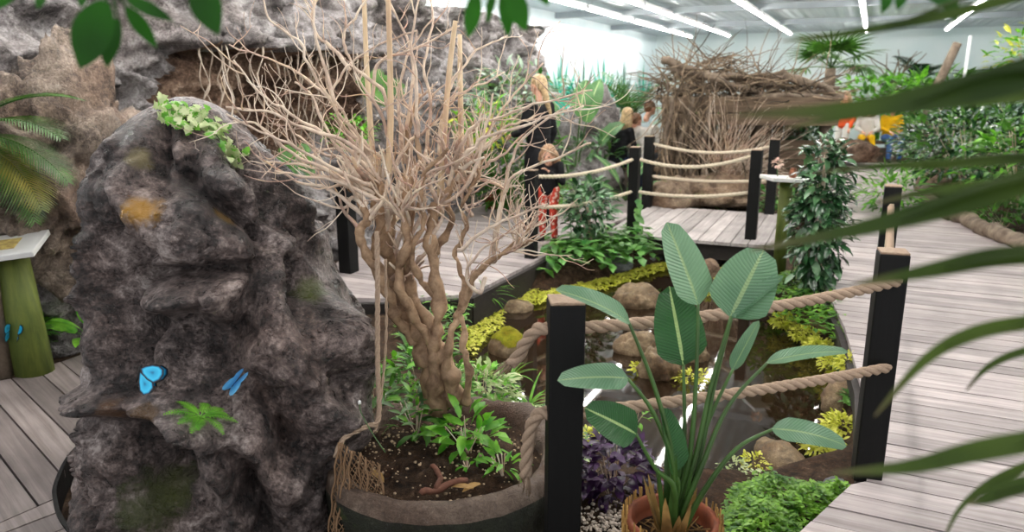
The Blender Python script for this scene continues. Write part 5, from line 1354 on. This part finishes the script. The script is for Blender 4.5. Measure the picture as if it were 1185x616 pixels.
# log edging of the right bed
for i, (a, c) in enumerate([((1062, 238), (1090, 256)), ((1088, 252), (1135, 276)), ((1130, 272), (1190, 300)), ((1060, 214), (1066, 236)), ((1072, 208), (1100, 215))]):
    A, C = G(*a) + Vector((.12, .05, .05)), G(*c) + Vector((.12, .05, .05)); b = MB(); q = rough_path([A, A.lerp(C, .5) + Vector((.02, .02, .03)), C], .04, 5); b.tube(q, knob(q, .10, .075, .5), 10)
    tag(recenter(b.build('edging_log', M['drift']), A), 'rough brown log edging the bed of the right walkway, ' + ['third from the far end', 'second from the near end', 'nearest to the camera side', 'second from the far end', 'at the far end'][i], 'log', 'logs edging the right bed')
for i, (px, py, r_) in enumerate([(1068, 225, .26), (1085, 232, .22), (1120, 248, .2)]):
    q = G(px, py); boulder('bed_rock', q + Vector((.35, .25, .08)), (r_ * 1.3, r_, r_), M['roots_rock'], 81 + i, ['brown rooty clod at the far end of the right walkway bed', 'brown rooty clod behind the second edging log', 'brown rooty clod behind the long edging logs'][i], amp=.25)

# ------------------------------------------------------------------ near palm blades and leaves
CROWN = Vector((.66, .68, 1.30)); root = empty('palm_plant', (.80, .72, .0), 'palm whose long arching green blades reach across the view from the right', 'palm')
b = MB(); b.tube([(.80, .72, -.1), (.79, .72, .5), (.74, .70, 1.0), CROWN], [.05, .046, .036, .018], 10); b.build('trunk', M['drift'], root)
BL = [  # picture points with distance, width at the stout end (m)
    ([(1205, 84, .62), (1120, 108, .63), (1000, 128, .66), (850, 134, .72)], .044),
    ([(1200, -8, .80), (1090, 20, .80), (980, 40, .80), (905, 48, .80)], .017),
    ([(1210, 112, .78), (1090, 122, .78), (980, 136, .80), (905, 150, .82)], .018),
    ([(1210, 184, .80), (1120, 190, .80), (1030, 193, .8), (945, 200, .80)], .016),
    ([(1210, 206, .60), (1110, 238, .62), (990, 268, .66), (868, 290, .72)], .034),
    ([(1210, 218, .75), (1150, 216, .75), (1080, 222, .75), (1010, 236, .75)], .018),
    ([(1210, 296, .62), (1140, 302, .63), (1060, 318, .64), (985, 330, .66)], .026),
    ([(1210, 372, .70), (1130, 386, .70), (1070, 418, .70), (1012, 482, .70)], .020),
    ([(1210, 402, .85), (1170, 412, .85), (1140, 428, .85), (1118, 452, .85)], .012),
    ([(1210, 510, .58), (1130, 524, .58), (1050, 542, .6), (960, 548, .64)], .026),
    ([(1210, 556, .62), (1170, 566, .62), (1140, 578, .62), (1120, 584, .63)], .022),
    ([(1210, 530, .8), (1150, 556, .8), (1110, 590, .8), (1090, 630, .8)], .010)]
for pts, w_ in BL:
    b = MB(); q = spline([V(*p) for p in pts], 7); n = len(q) - 1; rows = []
    for i, p in enumerate(q):
        t = i / n; d = (q[min(n, i + 1)] - q[max(0, i - 1)]).normalized(); view = (p - Vector((0, 0, EYE))).normalized()
        upv = Vector((0, -.55, .85)); sd = d.cross(upv).normalized(); nn = sd.cross(d)
        w2 = w_ * .62 / 2 * (1 - t ** 1.6) ** .8 * (1.0 + .25 * math.sin(PI * t)) + .0008; sd = (sd * .8 + Vector((0, 0, 1)) * (.5 if sd.z > 0 else -.5)).normalized()
        rows.append((b.vert(p + sd * w2 + nn * w2 * .3, (t, 1)), b.vert(p, (t, 0)), b.vert(p - sd * w2 + nn * w2 * .3, (t, -1))))
    for r0, r1 in zip(rows, rows[1:]): b.face((r0[0], r0[1], r1[1], r1[0])); b.face((r0[1], r0[2], r1[2], r1[1]))
    sk = spline([CROWN + Vector((0, rnd.uniform(-.01, .01), rnd.uniform(-.03, 0))), CROWN.lerp(q[0], .55) + Vector((.02, 0, .05)), q[0], q[len(q) // 2]], 6); b.tube(sk, [lerp(.007, .0018, k / (len(sk) - 1)) for k in range(len(sk))], 6)
    b.build('blade', M['near_palm'], root)
OV = lambda t: math.sin(PI * min(1, t * .95 + .05)) ** .8 * (1 - .15 * t)
def overhang(label, branch, leaves, r_=.004):
    q = spline([V(*p) for p in branch], 5); rt = empty('overhanging_branch', q[0], label, 'branch')
    b = MB(); b.tube(q, [lerp(r_, r_ * .5, k / (len(q) - 1)) for k in range(len(q))], 6); b.build('twig', M['drift'], rt)
    for (bx, by, tx, ty, Y, wpx, fc) in leaves:
        B, T = V(bx, by, Y), V(tx, ty, Y - .02); d = T - B; j = min(q, key=lambda p: (p - B).length); b = MB(); b.tube([j, j.lerp(B, .5) + Vector((0, 0, .004)), B], .0016, 4)
        b.leaf(B, d, fc, d.length, wpx / 863 * Y, .25, .12, 10, OV); b.build('leaf', M['near_leaf'], rt)
overhang('leafy green branch tip hanging into the view above the rock pillar', [(60, -60, .95), (90, -22, .93), (130, -8, .92), (170, -14, .92), (240, -30, .92)],
    [(122, 2, 88, 78, .9, 46, (.2, -1, .2)), (136, 22, 118, 76, .92, 28, (-.2, -1, .1)), (146, -2, 197, 20, .92, 17, (.1, -1, .5)), (146, 8, 180, 52, .94, 18, (.5, -1, .1)), (228, -26, 248, 38, .9, 40, (-.2, -1, .2)), (100, -12, 92, 6, .92, 14, (0, -1, 0)), (52, -10, 42, 8, .95, 14, (0, -1, .1)), (20, -20, -5, 8, .95, 20, (0, -1, .1))])
overhang('leafy green branch tip hanging into the view above the standing woman', [(520, -50, .95), (560, -20, .95), (600, -12, .95), (640, -40, .95)],
    [(552, -8, 542, 42, .95, 20, (.1, -1, .1)), (590, -12, 608, 34, .93, 26, (-.1, -1, .1)), (582, -6, 590, 40, .97, 18, (.3, -1, .1)), (572, -10, 562, 24, .97, 12, (-.5, -1, .1)), (622, -14, 634, 4, .95, 12, (0, -1, .1))])
overhang('leafy green branch tip hanging into the view above the driftwood shelter', [(1000, -50, .95), (1030, -20, .95), (1075, -20, .95)],
    [(1030, -18, 1024, 14, .95, 16, (.1, -1, .1)), (1046, -16, 1040, 10, .95, 14, (-.3, -1, .1)), (1062, -18, 1090, 4, .95, 14, (0, -1, .3)), (1088, -20, 1110, 22, .95, 22, (0, -1, .2))])
# ------------------------------------------------------------------ people
def cap(mb, a, b, ra, rb, n=10):
    """tapered round-ended limb"""
    a, b = Vector(a), Vector(b); d = (b - a); L = d.length
    d = d / L if L > 1e-6 else Vector((0, 0, 1)); pts = []; rad = []
    for k in (-.95, -.6, -.2): pts.append(a + d * ra * k); rad.append(ra * math.sqrt(max(.02, 1 - k * k)))
    for k in (.2, .6, .95):
        pts.append(b + d * rb * k); rad.append(rb * math.sqrt(max(.02, 1 - k * k)))
    mb.tube(pts, rad, n)
def remesh(o, vs, smooth=3):
    md = o.modifiers.new('join', 'REMESH'); md.mode = 'VOXEL'; md.voxel_size = vs; md.use_smooth_shade = True
    s = o.modifiers.new('smooth', 'SMOOTH'); s.factor = .5; s.iterations = smooth
    return o
def person(loc, yaw, J, k, label, top, legs, shoe, hair, hair_fn, sleeve=1.0, legcut=1.0, head_yaw=0.0, head_pitch=0.0, extra=None, vs=.011, girl=False):
    """J: joints in body space (x right, y forward, z up), k: overall girth"""
    root = empty('person', loc, label, 'person'); J = {a: Vector(b) for a, b in J.items()}
    hd = J['head']; HR = Matrix.Rotation(head_yaw, 3, 'Z') @ Matrix.Rotation(-head_pitch, 3, 'X'); hs = J['hs'].x
    b = MB()
    b.ball(hd + Vector((0, 0, .012 * hs)), (.074 * hs, .090 * hs, .098 * hs), HR, 16, 12)
    b.ball(hd + HR @ Vector((0, .022, -.052)) * hs, (.056 * hs, .066 * hs, .064 * hs), HR, 14, 10)
    b.ball(hd + HR @ Vector((0, .095, -.022)) * hs, (.013 * hs, .020 * hs, .024 * hs), HR, 8, 6)       # nose
    b.ball(hd + HR @ Vector((0, .082, -.066)) * hs, (.024 * hs, .012 * hs, .011 * hs), HR, 8, 6)       # mouth
    b.ball(hd + HR @ Vector((0, .068, -.100)) * hs, (.022 * hs, .018 * hs, .014 * hs), HR, 8, 6)       # chin
    for sx in (-1, 1): b.ball(hd + HR @ Vector((sx * .075, -.005, -.02)) * hs, (.012 * hs, .022 * hs, .032 * hs), HR, 8, 6)
    cap(b, J['neck'], hd + HR @ Vector((0, -.01, -.05)) * hs, .050 * k, .046 * k)
    ch, pe = J['chest'], J['pelvis']
    for t in range(6): b.ball(pe.lerp(ch, t / 5), (lerp(.135, .145, t / 5) * k, .095 * k, .09 * k), None, 14, 8)
    for s in 'lr':
        cap(b, J['sh_' + s], J['el_' + s], .047 * k, .038 * k); cap(b, J['el_' + s], J['wr_' + s], .037 * k, .025 * k)
        cap(b, ch + Vector((0, 0, .03 * k)), J['sh_' + s], .065 * k, .05 * k)
        w, e = J['wr_' + s], J['el_' + s]; d = (w - e).normalized(); sg = -1 if s == 'l' else 1
        side = d.cross(Vector((0, 0, 1))); side = side.normalized() if side.length > .1 else Vector((0, 1, 0)); pn = side.cross(d).normalized(); hk = k * .95
        for f, (off, ln) in enumerate(((-.027, .062), (-.009, .072), (.009, .068), (.027, .052))):       # palm then four bent fingers
            p0 = w + d * .02 * hk + side * off * .6 * hk; p1 = w + d * .085 * hk + side * off * hk; cap(b, p0, p1, .013 * hk, .0125 * hk, 7)
            p2 = p1 + (d * .8 - pn * .45) * ln * .55 * hk; p3 = p2 + (d * .45 - pn * .8) * ln * .5 * hk; cap(b, p1, p2, .0105 * hk, .0095 * hk, 7); cap(b, p2, p3, .0095 * hk, .008 * hk, 7)
        t0 = w + d * .025 * hk + side * .026 * hk; t1 = t0 + (d * .7 + side * .6 - pn * .2) * .042 * hk; cap(b, t0, t1, .013 * hk, .011 * hk, 7); cap(b, t1, t1 + (d * .9 + side * .1 - pn * .3) * .03 * hk, .011 * hk, .009 * hk, 7)
        cap(b, J['hip_' + s], J['kn_' + s], .080 * k, .055 * k); cap(b, J['kn_' + s], J['an_' + s], .054 * k, .036 * k)
        cap(b, J['an_' + s] + Vector((0, 0, -.03 * k)), J['to_' + s], .034 * k, .026 * k)
    o = b.build('body', M['skin'], None); o.parent = root; remesh(o, vs)
    # top
    b = MB(); g = 1.0
    for t in range(8): b.ball((pe + Vector((0, 0, -.03 * k))).lerp(ch + Vector((0, 0, .035 * k)), t / 7), (lerp(.165, .165, t / 7) * k, .118 * k, .095 * k), None, 16, 8)
    for s in 'lr':
        cap(b, ch + Vector((0, 0, .035 * k)), J['sh_' + s], .078 * k, .064 * k); cap(b, J['sh_' + s], J['el_' + s], .062 * k, .052 * k)
        if sleeve > .5: cap(b, J['el_' + s], J['el_' + s].lerp(J['wr_' + s], .9), .052 * k, .040 * k)
    o = b.build('top', M[top], None); o.parent = root; remesh(o, vs * 1.1)
    b = MB()
    for s in 'lr':
        cap(b, J['hip_' + s], J['kn_' + s], .096 * k, .070 * k); cap(b, J['kn_' + s], J['kn_' + s].lerp(J['an_' + s], .93 * legcut), .068 * k, .054 * k)
    b.ball(pe, (.155 * k, .112 * k, .10 * k), None, 14, 8)
    o = b.build('trousers', M[legs], None); o.parent = root; remesh(o, vs * 1.1)
    for s in 'lr':
        b = MB(); a, t = J['an_' + s], J['to_' + s]; cap(b, a + Vector((0, 0, -.035 * k)), t, .045 * k, .036 * k); cap(b, a + Vector((0, 0, .0)), a + Vector((0, 0, -.04 * k)), .043 * k, .045 * k); o = b.build('shoe', M[shoe], None); o.parent = root; remesh(o, vs)
    b = MB(); hair_fn(b, hd, HR, hs); o = b.build('hair', M[hair], None); o.parent = root; remesh(o, vs * .9, 2)
    for sx in (-1, 1):
        b = MB(); b.ball(hd + HR @ Vector((sx * .030, .084, -.004)) * hs, .0095 * hs, None, 8, 6); o = b.build('eye', M['eye'], None); o.parent = root
    b = MB(); b.ball(hd + HR @ Vector((0, .094, -.066)) * hs, (.022 * hs, .007 * hs, .007 * hs), HR, 8, 5); o = b.build('lips', M['lip'], None); o.parent = root
    if extra: extra(root, J)
    root.rotation_euler = (0, 0, yaw); return root
def cap_hair(b, hd, HR, hs, f=1.0):
    b.ball(hd + HR @ Vector((0, -.016, .030)) * hs, (.086 * hs * f, .094 * hs * f, .090 * hs * f), HR, 16, 10)
def bun(b, hd, HR, hs):
    cap_hair(b, hd, HR, hs); b.ball(hd + HR @ Vector((0, -.07, .0)) * hs, (.078 * hs, .05 * hs, .085 * hs), HR, 12, 8)
    cap(b, hd + HR @ Vector((0, -.085, -.03)) * hs, hd + HR @ Vector((.03, -.12, -.20)) * hs, .05 * hs, .036 * hs); cap(b, hd + HR @ Vector((.03, -.12, -.20)) * hs, hd + HR @ Vector((.09, -.13, -.36)) * hs, .036 * hs, .014 * hs)
def longhair(b, hd, HR, hs):
    cap_hair(b, hd, HR, hs, 1.04)
    for sx in (-1, -.5, 0, .5, 1):
        x = sx * .078; y = -.03 - .05 * (1 - abs(sx)); cap(b, hd + HR @ Vector((x, y, .0)) * hs, hd + HR @ Vector((x * 1.35, y - .02, -.13)) * hs, .040 * hs, .042 * hs); cap(b, hd + HR @ Vector((x * 1.35, y - .02, -.13)) * hs, hd + HR @ Vector((x * 1.5, y - .02, -.25)) * hs, .040 * hs, .018 * hs)
def shorthair(b, hd, HR, hs):
    cap_hair(b, hd, HR, hs, .99); b.ball(hd + HR @ Vector((0, -.05, -.005)) * hs, (.07 * hs, .05 * hs, .07 * hs), HR, 12, 8)
def stand(h, arm='down', k=1):
    z = h / 1.68
    J = dict(head=(0, .02, 1.56 * z), neck=(0, -.01, 1.40 * z), chest=(0, 0, 1.22 * z), pelvis=(0, 0, .93 * z),
        sh_l=(-.17 * k, 0, 1.33 * z), sh_r=(.17 * k, 0, 1.33 * z), el_l=(-.21 * k, -.03, 1.06 * z), el_r=(.21 * k, -.03, 1.06 * z), wr_l=(-.20 * k, .07, .84 * z), wr_r=(.20 * k, .07, .84 * z),
        hip_l=(-.085 * k, 0, .90 * z), hip_r=(.085 * k, 0, .90 * z), kn_l=(-.095 * k, .02, .49 * z), kn_r=(.095 * k, .01, .49 * z), an_l=(-.10 * k, -.01, .075 * z), an_r=(.10 * k, -.03, .075 * z), to_l=(-.11 * k, .13 * z, .028), to_r=(.11 * k, .11 * z, .028))
    return J
J = stand(1.80); J['hs'] = (1.0, 0, 0); J['el_l'] = (-.22, .04, 1.14); J['wr_l'] = (-.17, .26, 1.10)
wp_ = G(628, 268); wp_ = Vector((.31, 8.75, 0))
def coat(root, J):
    b = MB(); b.lathe([(.165, .0), (.17, .25), (.155, .45)], (0, 0, .55), 20); o = b.build('coat_hem', M['cloth_black'], None); o.parent = root
person(wp_, .75, J, 1.0, 'standing woman in a long black coat with blond hair tied back, facing away', 'cloth_black', 'cloth_black', 'shoe', 'hair_blond', bun, extra=coat)
J = stand(1.06, k=.72); J['hs'] = (.92, 0, 0); J['head'] = (0, .03, .945); J['neck'] = (0, 0, .85); J['chest'] = (0, 0, .74); J['wr_l'] = (-.05, .14, .78); J['el_l'] = (-.17, .04, .66)
def child_extra(root, J): pass
person(Vector((.395, 8.0, 0)), 2.75, J, .68, 'small child with long wavy hair in a black top and red patterned trousers', 'cloth_black', 'cloth_red', 'shoe', 'hair_light_brown', longhair, vs=.009, head_pitch=.2, head_yaw=.1)
def sit(k=1, lean=0.1, feet=.0):
    return dict(head=(0, .06 + lean * .5, 1.22), neck=(0, .0 + lean * .4, 1.06), chest=(0, lean * .2, .88), pelvis=(0, 0, .56), sh_l=(-.17, lean * .3, .99), sh_r=(.17, lean * .3, .99), el_l=(-.22, .06 + lean * .3, .74), el_r=(.22, .06 + lean * .3, .74),
        wr_l=(-.10, .28, .68), wr_r=(.10, .28, .68), hip_l=(-.09, .02, .53), hip_r=(.09, .02, .53), kn_l=(-.11, .43, .52), kn_r=(.11, .43, .52), an_l=(-.11, .42, .09), an_r=(.11, .42, .09), to_l=(-.12, .56, .03), to_r=(.12, .56, .03), hs=(1, 0, 0))
def bench(c, yaw, L, label, z=.45):
    rt = empty('bench', c, label, 'bench'); b = MB(); b.box((0, 0, z - .03), (L, .36, .06)); bevel(b.build('seat', M['oldboard'], rt, False), .01).location = (0, 0, 0)
    for sx in (-1, 1):
        b = MB(); b.box((sx * (L / 2 - .15), 0, (z - .06) / 2), (.10, .30, z - .06)); b.build('leg', M['oldboard'], rt, False).location = (0, 0, 0)
    rt.rotation_euler = (0, 0, yaw); return rt
gp = V(718, 172, 11.6); gp.z = 0
bench(gp + Vector((.22, .05, 0)), -.35, 1.5, 'low wooden bench under the seated group behind the footbridge')
J = sit(lean=.28)
person(gp + Vector((-.05, -.05, .0)), -.95, J, 1.0, 'seated woman with long blond hair in a black coat behind the footbridge', 'cloth_black', 'cloth_navy', 'shoe', 'hair_blond', longhair, head_yaw=-.1)
J = sit(lean=.15); J['head'] = (0, .12, 1.14)
person(gp + Vector((.17, .12, -.0)), -.9, J, .85, 'seated dark haired person in white between the blond woman and the man', 'cloth_white', 'cloth_grey', 'shoe', 'hair_brown', shorthair)
J = sit(lean=.30); J['head'] = (0, .2, 1.30); J['neck'] = (0, .10, 1.13)
person(gp + Vector((.33, .04, .03)), -.75, J, 1.0, 'seated man with short dark hair in a white shirt behind the footbridge', 'cloth_white', 'cloth_grey', 'shoe', 'hair_brown', shorthair, head_yaw=-.35, head_pitch=-.05)
fp = V(1014, 180, 17.0); fp.z = 0
bench(fp + Vector((0, .05, 0)), .1, 1.6, 'low wooden bench under the two visitors in yellow by the far planting')
J = sit(lean=.1); J['kn_l'] = (-.10, .42, .56); J['an_l'] = (-.16, .5, .16); J['to_l'] = (-.18, .63, .10)
person(fp + Vector((-.30, -.05, 0)), 2.75, J, .95, 'seated visitor in white with yellow trousers on the far bench', 'cloth_white', 'cloth_yellow', 'cloth_white', 'hair_brown', longhair, vs=.014)
J = sit(lean=.1)
person(fp + Vector((.22, -.05, 0)), 3.0, J, 1.05, 'seated visitor in a yellow top and blue jeans on the far bench', 'cloth_yellow', 'cloth_blue', 'shoe', 'hair_light_brown', shorthair, vs=.014)
J = stand(1.55); J['hs'] = (1, 0, 0); J['wr_r'] = (.12, .30, 1.02); J['el_r'] = (.22, .08, 1.05)
op = V(972, 182, 16.6); op.z = 0
person(op, 2.2, J, .95, 'standing visitor in an orange top and white trousers at the far end of the walkway', 'cloth_orange', 'cloth_white', 'shoe', 'hair_blond', longhair, vs=.014)
boulder('stump', op + Vector((.05, -.55, .22)), (.42, .3, .30), M['roots_rock'], 91, 'dark brown stump in front of the standing visitor in orange', 'stump', amp=.2)
# ------------------------------------------------------------------ camera, light, view
cam = bpy.data.cameras.new('camera'); co = bpy.data.objects.new('camera', cam); COL.objects.link(co)
cam.sensor_width = 36; cam.lens = 36 * FPX / 1185; cam.clip_end = 100; cam.clip_start = 0.05
co.location = (0, 0, EYE); co.rotation_euler = (PI / 2 - PITCH, 0, 0)
cam.dof.use_dof = True; cam.dof.focus_distance = 3.0; cam.dof.aperture_fstop = 2.8
SC.camera = co
w = bpy.data.worlds.new('world'); SC.world = w; w.use_nodes = True
w.node_tree.nodes['Background'].inputs[0].default_value = (0.97, 0.98, 1.0, 1)
w.node_tree.nodes['Background'].inputs[1].default_value = 0.62
SC.view_settings.view_transform = 'Standard'; SC.view_settings.look = 'None'
SC.view_settings.exposure = 0.9; SC.view_settings.gamma = 1; SC.view_settings.use_curve_mapping = False
SC.cycles.use_denoising = True
SC.cycles.max_bounces = 6; SC.cycles.transparent_max_bounces = 4
SC.cycles.sample_clamp_indirect = 6
